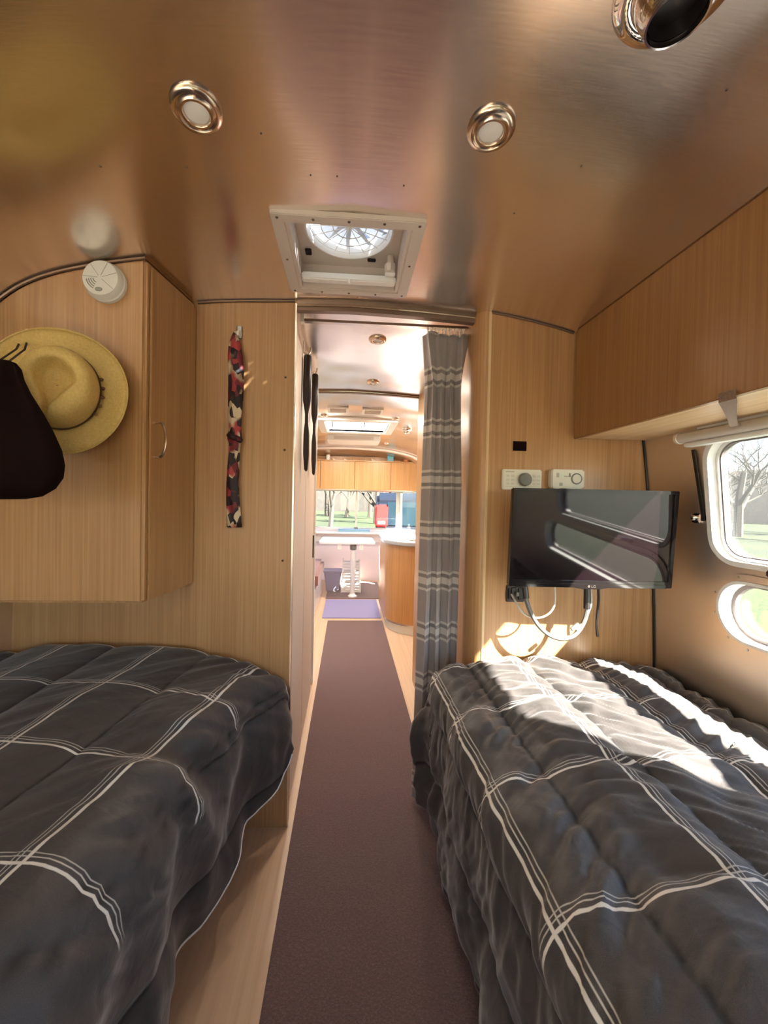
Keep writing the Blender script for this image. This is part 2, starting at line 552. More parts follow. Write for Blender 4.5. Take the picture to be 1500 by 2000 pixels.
# ------------------------------------------------------------------ helpers
class MB:
    """collects geometry for ONE mesh object"""
    def __init__(s):
        s.v, s.f = [], []
    def add(s, v, f):
        k = len(s.v)
        s.v += [tuple(p) for p in v]
        s.f += [tuple(i + k for i in q) for q in f]
        return s
    def box(s, x0, x1, y0, y1, z0, z1):
        v = [(x, y, z) for x in (x0, x1) for y in (y0, y1) for z in (z0, z1)]
        return s.add(v, [(0, 1, 3, 2), (4, 6, 7, 5), (0, 4, 5, 1), (2, 3, 7, 6), (0, 2, 6, 4), (1, 5, 7, 3)])
    def grid(s, rows, close_u=False, close_v=False, flip=False):
        n, m = len(rows), len(rows[0])
        v = [p for r in rows for p in r]
        f = []
        for i in range(n if close_v else n - 1):
            for j in range(m if close_u else m - 1):
                q = (i * m + j, i * m + (j + 1) % m, ((i + 1) % n) * m + (j + 1) % m, ((i + 1) % n) * m + j)
                f.append(q[::-1] if flip else q)
        return s.add(v, f)
    def tube(s, pts, r, n=10, cap=True):
        pts = [Vector(p) for p in pts]
        rs = r if isinstance(r, (list, tuple)) else [r] * len(pts)
        rows = []
        up = Vector((0.13, 0.31, 0.94))
        for i, p in enumerate(pts):
            t = (pts[min(i + 1, len(pts) - 1)] - pts[max(i - 1, 0)])
            t = t.normalized() if t.length > 1e-9 else Vector((0, 0, 1))
            a = t.cross(up)
            if a.length < 1e-3:
                a = t.cross(Vector((1, 0, 0)))
            a.normalize()
            up = a.cross(t).normalized()
            rows.append([p + (a * math.cos(2 * PI * k / n) + up * math.sin(2 * PI * k / n)) * rs[i] for k in range(n)])
        s.grid(rows, close_u=True)
        if cap:
            k = len(s.v)
            s.f.append(tuple(range(k - n, k)))
            s.f.append(tuple(range(k - n * len(pts) + n - 1, k - n * len(pts) - 1, -1)))
        return s
    def lathe(s, prof, n=32, mat=None):
        """prof = [(r, z)], about z, then mat"""
        rows = [[Vector((r * math.cos(2 * PI * k / n), r * math.sin(2 * PI * k / n), z)) for k in range(n)] for r, z in prof]
        if mat is not None:
            rows = [[mat @ p for p in r] for r in rows]
        return s.grid(rows, close_u=True)
    def prism(s, poly, axis, a, b):
        """poly of 2-d points extruded along axis from a to b"""
        n = len(poly)
        def P(q, t):
            return {'x': (t, q[0], q[1]), 'y': (q[0], t, q[1]), 'z': (q[0], q[1], t)}[axis]
        v = [P(q, a) for q in poly] + [P(q, b) for q in poly]
        f = [tuple(range(n))[::-1], tuple(range(n, 2 * n))]
        f += [(i, (i + 1) % n, n + (i + 1) % n, n + i) for i in range(n)]
        return s.add(v, f)
    def ring(s, outer, inner, axis, a, b):
        n = len(outer)
        def P(q, t):
            return {'x': (t, q[0], q[1]), 'y': (q[0], t, q[1]), 'z': (q[0], q[1], t)}[axis]
        rows = [[P(q, a) for q in outer], [P(q, b) for q in outer], [P(q, b) for q in inner], [P(q, a) for q in inner]]
        return s.grid(rows, close_u=True, close_v=True)
    def xf(s, mat):
        s.v = [tuple(mat @ Vector(p)) for p in s.v]
        return s
    def build(s, name, mat, parent=None, bevel=0.0, smooth=True, angle=35, sub=0, seg=2):
        me = bpy.data.meshes.new(name)
        me.from_pydata(s.v, [], s.f)
        bm = bmesh.new()
        bm.from_mesh(me)
        bmesh.ops.recalc_face_normals(bm, faces=bm.faces)
        if bevel > 0:
            es = [e for e in bm.edges if len(e.link_faces) == 2 and e.calc_face_angle(0) > R(30)]
            bmesh.ops.bevel(bm, geom=es, offset=bevel, segments=seg, affect='EDGES', clamp_overlap=True)
        bm.to_mesh(me)
        bm.free()
        me.materials.append(M[mat] if isinstance(mat, str) else mat)
        if smooth:
            me.set_sharp_from_angle(angle=R(angle))
            for p in me.polygons:
                p.use_smooth = True
        o = bpy.data.objects.new(name, me)
        COL.objects.link(o)
        if parent:
            o.parent = parent
        if sub:
            md = o.modifiers.new('sub', 'SUBSURF')
            md.levels = md.render_levels = sub
        return o

def tag(o, label=None, cat=None, group=None, kind=None):
    if label: o['label'] = label
    if cat: o['category'] = cat
    if group: o['group'] = group
    if kind: o['kind'] = kind
    return o

def thing(name, label, cat, group=None, loc=(0, 0, 0), kind=None):
    o = bpy.data.objects.new(name, None)
    o.empty_display_size = 0.05
    COL.objects.link(o)
    o.location = loc
    tag(o, label, cat, group, kind)
    return o

def structure(name, label=None):
    o = bpy.data.objects.new(name, None)
    o.empty_display_size = 0.05
    COL.objects.link(o)
    o['kind'] = 'structure'
    if label: o['label'] = label
    return o

def copy_part(src, parent, loc=None, rot=None, name=None):
    c = src.copy()
    COL.objects.link(c)
    c.parent = parent
    if loc is not None: c.location = loc
    if rot is not None: c.rotation_euler = rot
    return c

def rrect(x0, x1, z0, z1, r, n=8):
    pts = []
    for cx, cz, a0 in ((x1 - r, z1 - r, 0), (x0 + r, z1 - r, 90), (x0 + r, z0 + r, 180), (x1 - r, z0 + r, 270)):
        for k in range(n + 1):
            a = R(a0 + 90 * k / n)
            pts.append((cx + r * math.cos(a), cz + r * math.sin(a)))
    return pts

def catmull(pts, n=8):
    pts = [Vector(p) for p in pts]
    out = []
    for i in range(len(pts) - 1):
        p0 = pts[max(i - 1, 0)]; p1 = pts[i]; p2 = pts[i + 1]; p3 = pts[min(i + 2, len(pts) - 1)]
        for k in range(n):
            t = k / n
            out.append(0.5 * ((2 * p1) + (p2 - p0) * t + (2 * p0 - 5 * p1 + 4 * p2 - p3) * t * t + (3 * p1 - p0 - 3 * p2 + p3) * t ** 3))
    out.append(pts[-1])
    return out

def boolean_cut(o, cutters):
    for c in cutters:
        md = o.modifiers.new('cut', 'BOOLEAN')
        md.operation = 'DIFFERENCE'
        md.solver = 'EXACT'
        md.object = c
    dg = bpy.context.evaluated_depsgraph_get()
    me = bpy.data.meshes.new_from_object(o.evaluated_get(dg))
    o.modifiers.clear()
    o.data = me
    for p in me.polygons:
        p.use_smooth = True
    me.set_sharp_from_angle(angle=R(30))
    for c in cutters:
        bpy.data.objects.remove(c)

# ------------------------------------------------------------------ hull profile
PROF = catmull([(1.19, 0, -0.06), (1.205, 0, 0.5), (1.20, 0, 0.75), (1.185, 0, 1.0), (1.155, 0, 1.3), (1.125, 0, 1.53),
                (1.085, 0, 1.69), (1.01, 0, 1.805), (0.86, 0, 1.888), (0.573, 0, 1.950), (0.30, 0, 1.972), (0.0, 0, 1.982)], 8)
PROF = [(p.x, p.z) for p in PROF]
def hull_z(x):
    x = abs(x)
    for (x0, z0), (x1, z1) in zip(PROF[::-1], PROF[::-1][1:]):
        if x0 <= x <= x1:
            return z0 + (z1 - z0) * (x - x0) / max(1e-9, x1 - x0)
    return 1.8
def hull_x(z):
    for (x0, z0), (x1, z1) in zip(PROF, PROF[1:]):
        if z0 <= z <= z1:
            return x0 + (x1 - x0) * (z - z0) / max(1e-9, z1 - z0)
    return 0
YB, YF = -1.30, 5.25
SPLIT = 1.80
TH = 0.05

# ------------------------------------------------------------------ floor
floor = MB().box(-1.24, 1.24, YB, 6.2, -0.06, 0.0).build('floor', 'floor')
tag(floor, 'plain tan vinyl floor running the length of the aisle', kind='structure')

# ------------------------------------------------------------------ ceiling with two roof openings
FAN = (-0.172, 0.148, 1.030, 1.345)
SKY = (-0.24, 0.38, 3.47, 4.02)
xs = sorted(set([x for x, z in PROF if z >= SPLIT] + [-x for x, z in PROF if z >= SPLIT] + list(FAN[:2]) + list(SKY[:2])))
ys = [YB, 0.0, FAN[2], FAN[3], 2.2, SKY[2], SKY[3], YF]
cm = MB()
def in_hole(xa, xb, ya, yb):
    for h in (FAN, SKY):
        if xa >= h[0] - 1e-6 and xb <= h[1] + 1e-6 and ya >= h[2] - 1e-6 and yb <= h[3] + 1e-6:
            return True
    return False
vi = {}
for layer, dz in ((0, 0.0), (1, TH)):
    for j, y in enumerate(ys):
        for i, x in enumerate(xs):
            vi[layer, j, i] = len(cm.v)
            cm.v.append((x, y, hull_z(x) + dz))
for j in range(len(ys) - 1):
    for i in range(len(xs) - 1):
        if in_hole(xs[i], xs[i + 1], ys[j], ys[j + 1]):
            for (a, b) in (((j, i), (j + 1, i)), ((j + 1, i), (j + 1, i + 1)), ((j + 1, i + 1), (j, i + 1)), ((j, i + 1), (j, i))):
                if a[1] == b[1] and xs[a[1]] not in (FAN[0], FAN[1], SKY[0], SKY[1]):
                    continue
                cm.f.append((vi[(0, *a)], vi[(0, *b)], vi[(1, *b)], vi[(1, *a)]))
            continue
        q = [vi[0, j, i], vi[0, j, i + 1], vi[0, j + 1, i + 1], vi[0, j + 1, i]]
        cm.f.append(tuple(q[::-1]))
        q = [vi[1, j, i], vi[1, j, i + 1], vi[1, j + 1, i + 1], vi[1, j + 1, i]]
        cm.f.append(tuple(q))
ceiling = cm.build('ceiling', 'alu', angle=40)
tag(ceiling, 'curved brushed aluminium ceiling skin', kind='structure')

# rivets along two frames of the ceiling skin
rv = MB().lathe([(0.0, -0.0012), (0.0014, -0.0010), (0.0022, 0.0), (0.0022, 0.001)], 10)
rv0 = rv.build('rivet', 'rivet', ceiling)
first = True
for (x, y) in [(-0.19, 0.80), (-0.04, 0.895), (0.115, 0.905), (-0.37, 0.885), (-0.1, 0.895), (0.48, 0.80), (0.40, 0.95), (0.62, 0.62),
               (0.02, 1.415), (0.17, 1.425), (0.30, 1.43), (-0.12, 1.41), (-0.55, 0.88)]:
    p = (x, y, hull_z(x) - 0.0003)
    if first:
        rv0.location = p; first = False
    else:
        copy_part(rv0, ceiling, p)

# ------------------------------------------------------------------ side walls
def side_wall(name, sgn, label):
    pr = [(x, z) for x, z in PROF if z <= SPLIT + 1e-6]
    top = [(hull_x(SPLIT), SPLIT)] if pr[-1][1] < SPLIT else []
    nxt = [q for q in PROF if q[1] > SPLIT][0]
    pr = pr + [nxt]
    rows = []
    for y in (YB, 0, 1.4, 2.6, 4, YF):
        rows.append([(sgn * x, y, z) for x, z in pr] + [(sgn * (x + TH), y, z + 0.004) for x, z in pr[::-1]])
    m = MB().grid(rows, close_u=True)
    n = len(rows[0])
    m.f.append(tuple(range(n)))
    m.f.append(tuple(range(len(m.v) - n, len(m.v)))[::-1])
    o = m.build(name, 'alu_wall', angle=40)
    tag(o, label, kind='structure')
    return o
def cutter(poly, x0, x1):
    return MB().prism(poly, 'x', x0, x1).build('cutter', 'black', smooth=False)
W_MAIN = (0.28, 1.165, 1.075, 1.462)        # y0 y1 z0 z1
W_OVAL = (0.12, 1.150, 0.838, 1.020)
W_KIT = (3.25, 3.98, 1.02, 1.56)
W_LNG = (4.15, 4.98, 0.86, 1.46)
wall_right = side_wall('wall_right', 1, 'brushed aluminium side wall with bedroom windows')
boolean_cut(wall_right, [cutter(rrect(*W_MAIN, 0.075), 1.0, 1.4), cutter(rrect(*W_OVAL, 0.088), 1.0, 1.4),
                         cutter(rrect(*W_KIT, 0.06), 1.0, 1.4), cutter(rrect(*W_LNG, 0.06), 1.0, 1.4)])
wall_left = side_wall('wall_left', -1, 'brushed aluminium side wall behind the left bed')
W_L2 = (3.2, 4.95, 0.86, 1.46)
boolean_cut(wall_left, [cutter(rrect(*W_L2, 0.06), -1.4, -1.0)])

# ------------------------------------------------------------------ rear wall (behind the camera) with a wide window
wr = structure('wall_rear', 'rear end wall behind the beds')
def end_panel(x0, x1, z0, z1, y0, y1, name, parent, mat):
    MB().box(x0, x1, y0, y1, z0, z1).build(name, mat, parent)
end_panel(-1.25, 1.25, -0.06, 0.88, YB - 0.05, YB, 'lower_panel', wr, 'alu_wall')
end_panel(-1.25, 1.25, 1.56, 2.05, YB - 0.05, YB, 'upper_panel', wr, 'alu_wall')
end_panel(-1.25, -0.85, 0.88, 1.56, YB - 0.05, YB, 'side_panel', wr, 'alu_wall')
end_panel(0.85, 1.25, 0.88, 1.56, YB - 0.05, YB, 'side_panel', wr, 'alu_wall')
wrw = structure('window_3', 'wide rear window behind the beds')
MB().ring(rrect(-0.88, 0.88, 0.85, 1.59, 0.06), rrect(-0.83, 0.83, 0.90, 1.54, 0.05), 'y', YB - 0.03, YB + 0.012).build('window_frame', 'frame_alu', wrw)
MB().prism(rrect(-0.84, 0.84, 0.89, 1.55, 0.05), 'y', YB - 0.030, YB - 0.026).build('pane', 'glass', wrw)

# ------------------------------------------------------------------ bulkheads and partitions
def arc_pts(xa, xb, n=24, dz=0.0):
    return [(xa + (xb - xa) * k / n, hull_z(xa + (xb - xa) * k / n) + dz) for k in range(n + 1)]
def side_poly(sgn, xin, grow=0.012):
    """cross section between x = xin and the hull on one side, as (x, z)"""
    pts = [(sgn * xin, 0.0)]
    pr = [(x, z) for x, z in PROF if x > xin and z > 0.0][::-1]
    pts.append((sgn * xin, hull_z(xin) + grow))
    for x, z in pr:
        pts.append((sgn * (x + grow), z + (grow if z > 1.75 else 0)))
    pts.append((sgn * (PROF[0][0] + grow), 0.0))
    return pts
wb_l = structure('wall_bulkhead_left', 'oak panel wall at the foot of the left bed')
MB().prism(side_poly(-1, 0.205), 'y', 1.45, 1.485).build('panel', 'oak', wb_l, smooth=False)
sc0 = MB().lathe([(0.0, -0.003), (0.003, -0.0025), (0.0045, 0.0)], 10, Matrix.Rotation(R(-90), 4, 'X')).build('screw', 'gutter', wb_l)
sc0.location = (-0.241, 1.449, 1.693)
for z in (1.424, 1.011):
    copy_part(sc0, wb_l, (-0.240, 1.449, z))
MB().box(-0.2085, -0.203, 1.4465, 1.452, 0.0, 1.965).build('edge_strip', 'satin', wb_l)
wb_r = structure('wall_bulkhead_right', 'oak panel wall at the foot of the right bed, behind the television')
MB().prism(side_poly(1, 0.515), 'y', 1.42, 1.455).build('panel', 'oak', wb_r, smooth=False)
post = [(0.512, 1.417)] + [(0.512 - 0.045 * math.sin(R(a)), 1.417 + 0.085 * (1 - math.cos(R(a)))) for a in range(10, 91, 10)] + [(0.467, 1.56), (0.512, 1.56)]
MB().prism(post, 'z', 0.0, 1.972).build('corner_post', 'oak', wb_r, angle=50)
MB().box(0.512, 0.523, 1.414, 1.424, 0.0, 1.958).build('edge_strip', wood('highlit_oak_edge', (0.60, 0.40, 0.2), (0.68, 0.48, 0.26), (0.75, 0.55, 0.32)), wb_r, bevel=0.002)  # paler oak strip paints the highlight beside the corner post

# dark trim line where the panels meet the ceiling
t = MB().tube([(x, 1.447, z - 0.003) for x, z in arc_pts(-0.56, -0.21)], 0.005, 6).build('trim_1', 'trim')
tag(t, 'dark trim strip along the top of the left panel', kind='structure')
t = MB().tube([(x, 1.417, z - 0.003) for x, z in arc_pts(0.52, 0.84)], 0.004, 6).build('trim_2', 'trim')
tag(t, 'dark trim strip along the top of the right panel', kind='structure')
def header(name, xa, xb, y, label, h=0.032):
    a = arc_pts(xa, xb)
    m = MB()
    m.grid([[(x, y, z + 0.01) for x, z in a], [(x, y, z - h) for x, z in a], [(x, y + 0.025, z - h) for x, z in a], [(x, y + 0.025, z + 0.01) for x, z in a]], close_v=True)
    o = m.build(name, 'trim', angle=40)
    ml = MB().tube([(x, y - 0.002, z - h * 0.45) for x, z in a], 0.004, 6).build('bead', 'bronze', o)
    tag(o, label, kind='structure')
    return o
header('trim_3', -0.205, 0.47, 1.455, 'bronze header strip across the bedroom doorway')
header('trim_4', -0.235, 0.52, 2.60, 'bronze header strip at the far end of the hallway', 0.016)

t = MB().tube([(hull_x(z) - 0.002, 1.416, z) for z in [0.55 + 0.05 * k for k in range(20)]], 0.004, 6).build('trim_5', 'black')
tag(t, 'dark seam between the television wall and the aluminium side wall', kind='structure')
wh = structure('wall_hall_left', 'left partition of the hallway')
MB().box(-0.27, -0.232, 1.485, 2.60, 0, 1.985).build('panel', 'door_cream', wh)
MB().box(-0.245, -0.215, 2.58, 2.615, 0, 1.975).build('end_post', 'white_paint', wh, bevel=0.004)
d1 = structure('door_1', 'pale glossy bathroom door slab in the hallway')
MB().box(-0.232, -0.214, 1.492, 1.935, 0.02, 1.90).build('door_leaf', 'door_cream', d1, bevel=0.002)
d2 = structure('door_2', 'pale wardrobe door further along the hallway')
MB().box(-0.232, -0.216, 1.965, 2.44, 0.02, 1.90).build('door_leaf', 'door_cream', d2, bevel=0.002)
MB().box(-0.2165, -0.208, 2.405, 2.418, 0.88, 1.02).build('handle', 'black', d2, bevel=0.002)
wh = structure('wall_hall_right', 'right partition of the hallway behind the curtain')
MB().box(0.467, 0.503, 1.56, 2.61, 0, 1.97).build('panel', 'oak', wh)
MB().box(0.470, 0.520, 2.61, 2.635, 0, 1.96).build('end_panel', 'oak', wh)
MB().tube([(0.480, 2.600, 0.0), (0.480, 2.600, 1.95)], 0.013, 12).build('chrome_edge', 'satin', wh)
wx = structure('wall_bath', 'cross walls closing off the bathroom')
MB().prism(side_poly(1, 0.51), 'y', 2.64, 2.66).build('panel', 'oak', wx, smooth=False)
MB().prism(side_poly(-1, 0.235), 'y', 2.62, 2.64).build('panel', 'white_paint', wx, smooth=False)

# ------------------------------------------------------------------ wall cabinet on the left
cab = thing('wall_cabinet', 'large oak wall cabinet with rounded top above the left bed', 'cabinet')
fr = [(-0.607, 0.92), (-0.607, hull_z(0.607) - 0.004)] + [(-x, z - 0.004) for x, z in PROF[::-1] if x > 0.62 and z > 0.93] + [(-hull_x(0.92) + 0.002, 0.92)]
bk = [(-0.570, 0.92), (-0.570, hull_z(0.57) - 0.004)] + fr[2:]
m = MB()
n = len(fr)
m.v = [(x, 1.18, z) for x, z in fr] + [(x, 1.449, z) for x, z in bk]
m.f = [tuple(range(n)), tuple(range(n, 2 * n))[::-1]] + [(i, (i + 1) % n, n + (i + 1) % n, n + i) for i in range(n)]
m.build('carcass', 'oak', cab, bevel=0.008, angle=30, seg=3)
dv = Vector((-0.570 + 0.607, 0.269, 0)).normalized()
dn = Vector((dv.y, -dv.x, 0))
A = Vector((-0.607, 1.18, 0)) + dv * 0.018
Bq = Vector((-0.607, 1.18, 0)) + dv * 0.266
dp = [(A + dn * 0.001), (Bq + dn * 0.001), (Bq + dn * 0.007), (A + dn * 0.007)]
door = MB().prism([(p.x, p.y) for p in dp], 'z', 0.925, 1.925).build('door', 'oak', cab, bevel=0.002)
hp = A + dv * 0.026 + dn * 0.007
hpts = [hp + Vector((0, 0, 1.362)), hp + dn * 0.018 + Vector((0, 0, 1.364)), hp + dn * 0.028 + Vector((0, 0, 1.385)), hp + dn * 0.032 + Vector((0, 0, 1.415)),
        hp + dn * 0.028 + Vector((0, 0, 1.445)), hp + dn * 0.018 + Vector((0, 0, 1.466)), hp + Vector((0, 0, 1.468))]
MB().tube(catmull(hpts, 5), 0.0042, 8).build('handle', 'bronze', door)
MB().tube([(x, 1.1775, z - 0.001) for x, z in fr[1:-1] if z > 1.0], 0.0045, 6).build('edge_trim', 'trim', cab)

# ------------------------------------------------------------------ overhead cabinet on the right
oh = thing('overhead_cabinet', 'long shaded oak overhead cabinet above the right bed and window', 'cabinet')
zt = hull_z(0.86) + 0.004
poly = [(0.858, 1.502), (0.858, zt)] + [(x, z - 0.003) for x, z in PROF[::-1] if x > 0.862 and z > 1.51] + [(hull_x(1.502) - 0.002, 1.502)]
MB().prism(poly, 'y', -1.0, 1.412).build('carcass', 'oak_y', oh, smooth=False)
MB().box(0.838, 0.858, -1.0, 1.397, 1.488, 1.893).build('door', 'oak_shaded', oh, bevel=0.003)
MB().box(0.862, 1.126, -1.0, 1.41, 1.495, 1.502).build('bottom_panel', wood('lit_oak_underside', (0.60, 0.40, 0.22), (0.70, 0.50, 0.29), (0.78, 0.59, 0.36), axis='y'), oh)  # paler oak: light falling on the underside is put into its colour

# ------------------------------------------------------------------ windows of the bedroom
def rr_off(y0, y1, z0, z1, r, d):
    return rrect(y0 - d, y1 + d, z0 - d, z1 + d, r + d)
def slope_ring(outer, inner, off_in, off_out, shift=0.0):
    """a ring that follows the leaning hull wall; off = distance inwards from the skin"""
    m = MB()
    P = lambda q, o: (hull_x(q[1]) - o, q[0], q[1])
    m.grid([[P(q, off_out) for q in outer], [P(q, off_in) for q in outer], [P(q, off_in) for q in inner], [P(q, off_out) for q in inner]], close_u=True, close_v=True)
    return m
w1 = structure('window_1', 'main bedroom window with rounded corners beside the right bed')
y0, y1, z0, z1 = W_MAIN
slope_ring(rr_off(*W_MAIN, 0.075, 0.010), rr_off(*W_MAIN, 0.075, -0.006), 0.006, -0.03).build('outer_frame', 'frame_white', w1)
slope_ring(rr_off(*W_MAIN, 0.075, -0.005), rr_off(*W_MAIN, 0.075, -0.017), -0.022, -0.05).build('inner_frame', 'frame_alu', w1)
slope_ring(rr_off(*W_MAIN, 0.075, -0.016), rr_off(*W_MAIN, 0.075, -0.020), -0.026, -0.04).build('gasket', 'gasket', w1)
def slope_pane(rect, r, d, off, th=0.004):
    m = MB()
    pl = rr_off(*rect, r, d)
    n = len(pl)
    m.v = [(hull_x(q[1]) + off, q[0], q[1]) for q in pl] + [(hull_x(q[1]) + off + th, q[0], q[1]) for q in pl]
    m.f = [tuple(range(n)), tuple(range(n, 2 * n))[::-1]] + [(i, (i + 1) % n, n + (i + 1) % n, n + i) for i in range(n)]
    return m
slope_pane(W_MAIN, 0.075, -0.012, 0.034).build('pane', 'glass_screen', w1)
lt = MB().box(1.148, 1.164, 0.90, 0.985, 1.055, 1.073).build('latch', 'chrome', w1, bevel=0.003)
MB().box(1.132, 1.150, 0.93, 0.955, 1.058, 1.070).build('latch_tongue', 'chrome', lt, bevel=0.002)
w2 = structure('window_2', 'low oval window with riveted surround beside the right bed')
slope_ring(rr_off(*W_OVAL, 0.088, 0.026), rr_off(*W_OVAL, 0.088, 0.004), 0.005, -0.001).build('flange', 'alu_wall', w2)
slope_ring(rr_off(*W_OVAL, 0.088, 0.005), rr_off(*W_OVAL, 0.088, -0.004), 0.008, -0.05).build('reveal', 'frame_white', w2)
slope_ring(rr_off(*W_OVAL, 0.088, -0.004), rr_off(*W_OVAL, 0.088, -0.016), -0.035, -0.05).build('gasket', 'gasket', w2)
slope_pane(W_OVAL, 0.088, -0.01, 0.044).build('pane', 'glass', w2)
r0 = MB().lathe([(0.0, -0.002), (0.003, -0.0015), (0.004, 0.0)], 8, Matrix.Rotation(R(90), 4, 'Y')).build('rivet', 'frame_alu', w2)
fl = rr_off(*W_OVAL, 0.088, 0.016)
for k, i in enumerate((2, 7, 34, 30, 27)):
    q = fl[i % len(fl)]
    p = (hull_x(q[1]) - 0.006, q[0], q[1])
    if k == 0: r0.location = p
    else: copy_part(r0, w2, p)

def plain_window(name, rect, sgn, label, r=0.06, mid=True):
    w = structure(name, label)
    a = slope_ring(rr_off(*rect, r, 0.012), rr_off(*rect, r, -0.02), 0.006, -0.04)
    b = slope_pane(rect, r, -0.01, 0.02)
    if sgn < 0:
        a.xf(Matrix.Scale(-1, 4, (1, 0, 0))); b.xf(Matrix.Scale(-1, 4, (1, 0, 0)))
    a.build('window_frame', 'frame_alu', w)
    b.build('pane', 'glass', w)
    return w
plain_window('window_4', W_KIT, 1, 'kitchen side window')
plain_window('window_5', W_LNG, 1, 'right lounge side window')
plain_window('window_6', W_L2, -1, 'left lounge side window')

# roller shade above the main window
sh = thing('roller_shade', 'rolled-up beige roller shade mounted above the bedroom window', 'shade')
MB().tube([(1.088, 0.28, 1.468), (1.088, 1.205, 1.468)], 0.017, 14).build('fabric_roll', 'shade', sh)
MB().tube([(1.088, 1.203, 1.468), (1.088, 1.216, 1.468)], [0.020, 0.017], 14).build('end_cap', 'cream_plastic', sh)
MB().box(1.085, 1.118, 0.28, 1.19, 1.437, 1.449).build('bottom_bar', 'frame_white', sh, bevel=0.003)
MB().box(1.092, 1.119, 0.28, 1.15, 1.487, 1.494).build('mounting_rail', 'frame_white', sh)
st = MB()
sp_ = [(0.832, 0.805, 1.500), (0.834, 0.806, 1.484), (0.860, 0.826, 1.478), (0.94, 0.895, 1.470), (1.02, 0.965, 1.466), (1.070, 1.005, 1.474)]
st.grid([[(x, y - w, z), (x, y + w, z), (x, y + w, z - 0.005), (x, y - w, z - 0.005)] for (x, y, z), w in zip(sp_, (0.020, 0.020, 0.018, 0.012, 0.011, 0.011))], close_u=True)
st.build('tie_strap', 'strap_brown', sh)

bs = thing('window_strap', 'narrow black pull strap hanging on the aluminium wall beside the main window', 'strap', loc=(0, 0, 0))
pts = [(hull_x(z) - 0.004, 1.205 - 0.02 * (1.43 - z) / 0.23, z) for z in (1.432, 1.38, 1.32, 1.26, 1.208)]
m = MB()
m.grid([[(x, y - 0.005, z), (x, y + 0.005, z), (x - 0.004, y + 0.005, z), (x - 0.004, y - 0.005, z)] for x, y, z in pts], close_u=True)
m.build('webbing', 'black', bs)
MB().box(hull_x(1.21) - 0.010, hull_x(1.21) - 0.001, 1.178, 1.192, 1.198, 1.218).build('end_clip', 'black', bs, bevel=0.002)
lc = thing('window_catch', 'small bright metal catch on the aluminium wall below the black strap', 'catch')
MB().box(hull_x(1.205) - 0.007, hull_x(1.205), 1.198, 1.232, 1.190, 1.222).build('plate', 'chrome', lc, bevel=0.003)
MB().lathe([(0, 0.0), (0.009, 0.002), (0.010, 0.010), (0.006, 0.014), (0, 0.015)], 12, Matrix.Translation((hull_x(1.205) - 0.006, 1.213, 1.207)) @ Matrix.Rotation(R(-90), 4, 'Y')).build('knob', 'chrome', lc)

# ------------------------------------------------------------------ ceiling lights
def hull_normal(x):
    e = 0.01
    t = Vector((2 * e, 0, hull_z(x + e) - hull_z(x - e))).normalized()
    return Vector((t.z, 0, -t.x))            # pointing down into the room
def puck(x, y, label, r=0.046, fill_watts=0.0):
    o = thing('ceiling_light', label, 'light', 'round recessed ceiling lights', loc=(x, y, hull_z(x) - 0.0005))
    nn = hull_normal(x)
    o.rotation_euler = nn.to_track_quat('Z', 'Y').to_euler()
    k = r / 0.046
    MB().lathe([(0.046 * k, 0.0), (0.046 * k, 0.004), (0.043 * k, 0.008), (0.037 * k, 0.009), (0.035 * k, 0.006), (0.032 * k, 0.007),
                (0.029 * k, 0.011), (0.025 * k, 0.011), (0.023 * k, 0.008), (0.023 * k, 0.003)], 36).build('trim_ring', 'bronze', o, angle=50)
    MB().lathe([(0.0, 0.0085), (0.012 * k, 0.0085), (0.0225 * k, 0.006), (0.0232 * k, 0.003)], 36).build('lens', 'lens', o)
    if fill_watts:  # fill light added to hall and lounge pucks to brighten those areas
        d = bpy.data.lights.new('bulb_or_fill', 'AREA')
        d.shape = 'DISK'
        d.size = 0.05
        d.energy = fill_watts
        d.color = (1.0, 0.86, 0.70)
        b_ = bpy.data.objects.new('bulb_or_fill', d)
        COL.objects.link(b_)
        b_.parent = o
        b_.location = (0, 0, 0.012)
        b_.rotation_euler = (PI, 0, 0)
    return o
puck(-0.300, 0.756, 'round metal-rimmed ceiling light left of the roof fan in the bedroom')
puck(0.264, 0.749, 'round metal-rimmed ceiling light right of the roof fan in the bedroom')
puck(0.119, 1.76, 'small round ceiling light just beyond the bedroom doorway header', 0.040, 1.5)
puck(0.138, 2.387, 'small round ceiling light near the far header of the hallway', 0.040, 1.8)

# chrome reading light
rl = thing('reading_light', 'chrome swivel reading light on the ceiling at upper right', 'light', loc=(0.437, 0.512, hull_z(0.44) - 0.0005))
rl.rotation_euler = hull_normal(0.44).to_track_quat('Z', 'Y').to_euler()
MB().lathe([(0.078, 0.0), (0.078, 0.004), (0.074, 0.010), (0.064, 0.015), (0.054, 0.016), (0.050, 0.012), (0.050, 0.0)], 48).build('bezel', 'chrome', rl, angle=60)
_ax = rl.rotation_euler.to_matrix().inverted() @ Vector((0.02, 0.02, -1.0)).normalized()
_bm = Matrix.Translation((0, 0, 0.010)) @ Vector((0, 0, 1)).rotation_difference(_ax).to_matrix().to_4x4()
ball = MB().lathe([(0.0505 * math.cos(R(a)), 0.0505 * math.sin(R(a))) for a in range(-40, 47, 6)] + [(0.0372, 0.0385), (0.0372, 0.044), (0.0345, 0.044), (0.0335, 0.036), (0.0330, 0.0)], 40,
                  _bm).build('swivel_ball', 'chrome', rl, angle=60)
MB().lathe([(0.0, 0.012), (0.0328, 0.014), (0.0330, 0.036)], 32, _bm).build('dark_reflector', 'black', ball)
MB().box(0.040, 0.072, -0.006, 0.006, 0.014, 0.022).xf(Matrix.Rotation(R(-55), 4, 'Z')).build('tab', 'bronze', rl, bevel=0.002)

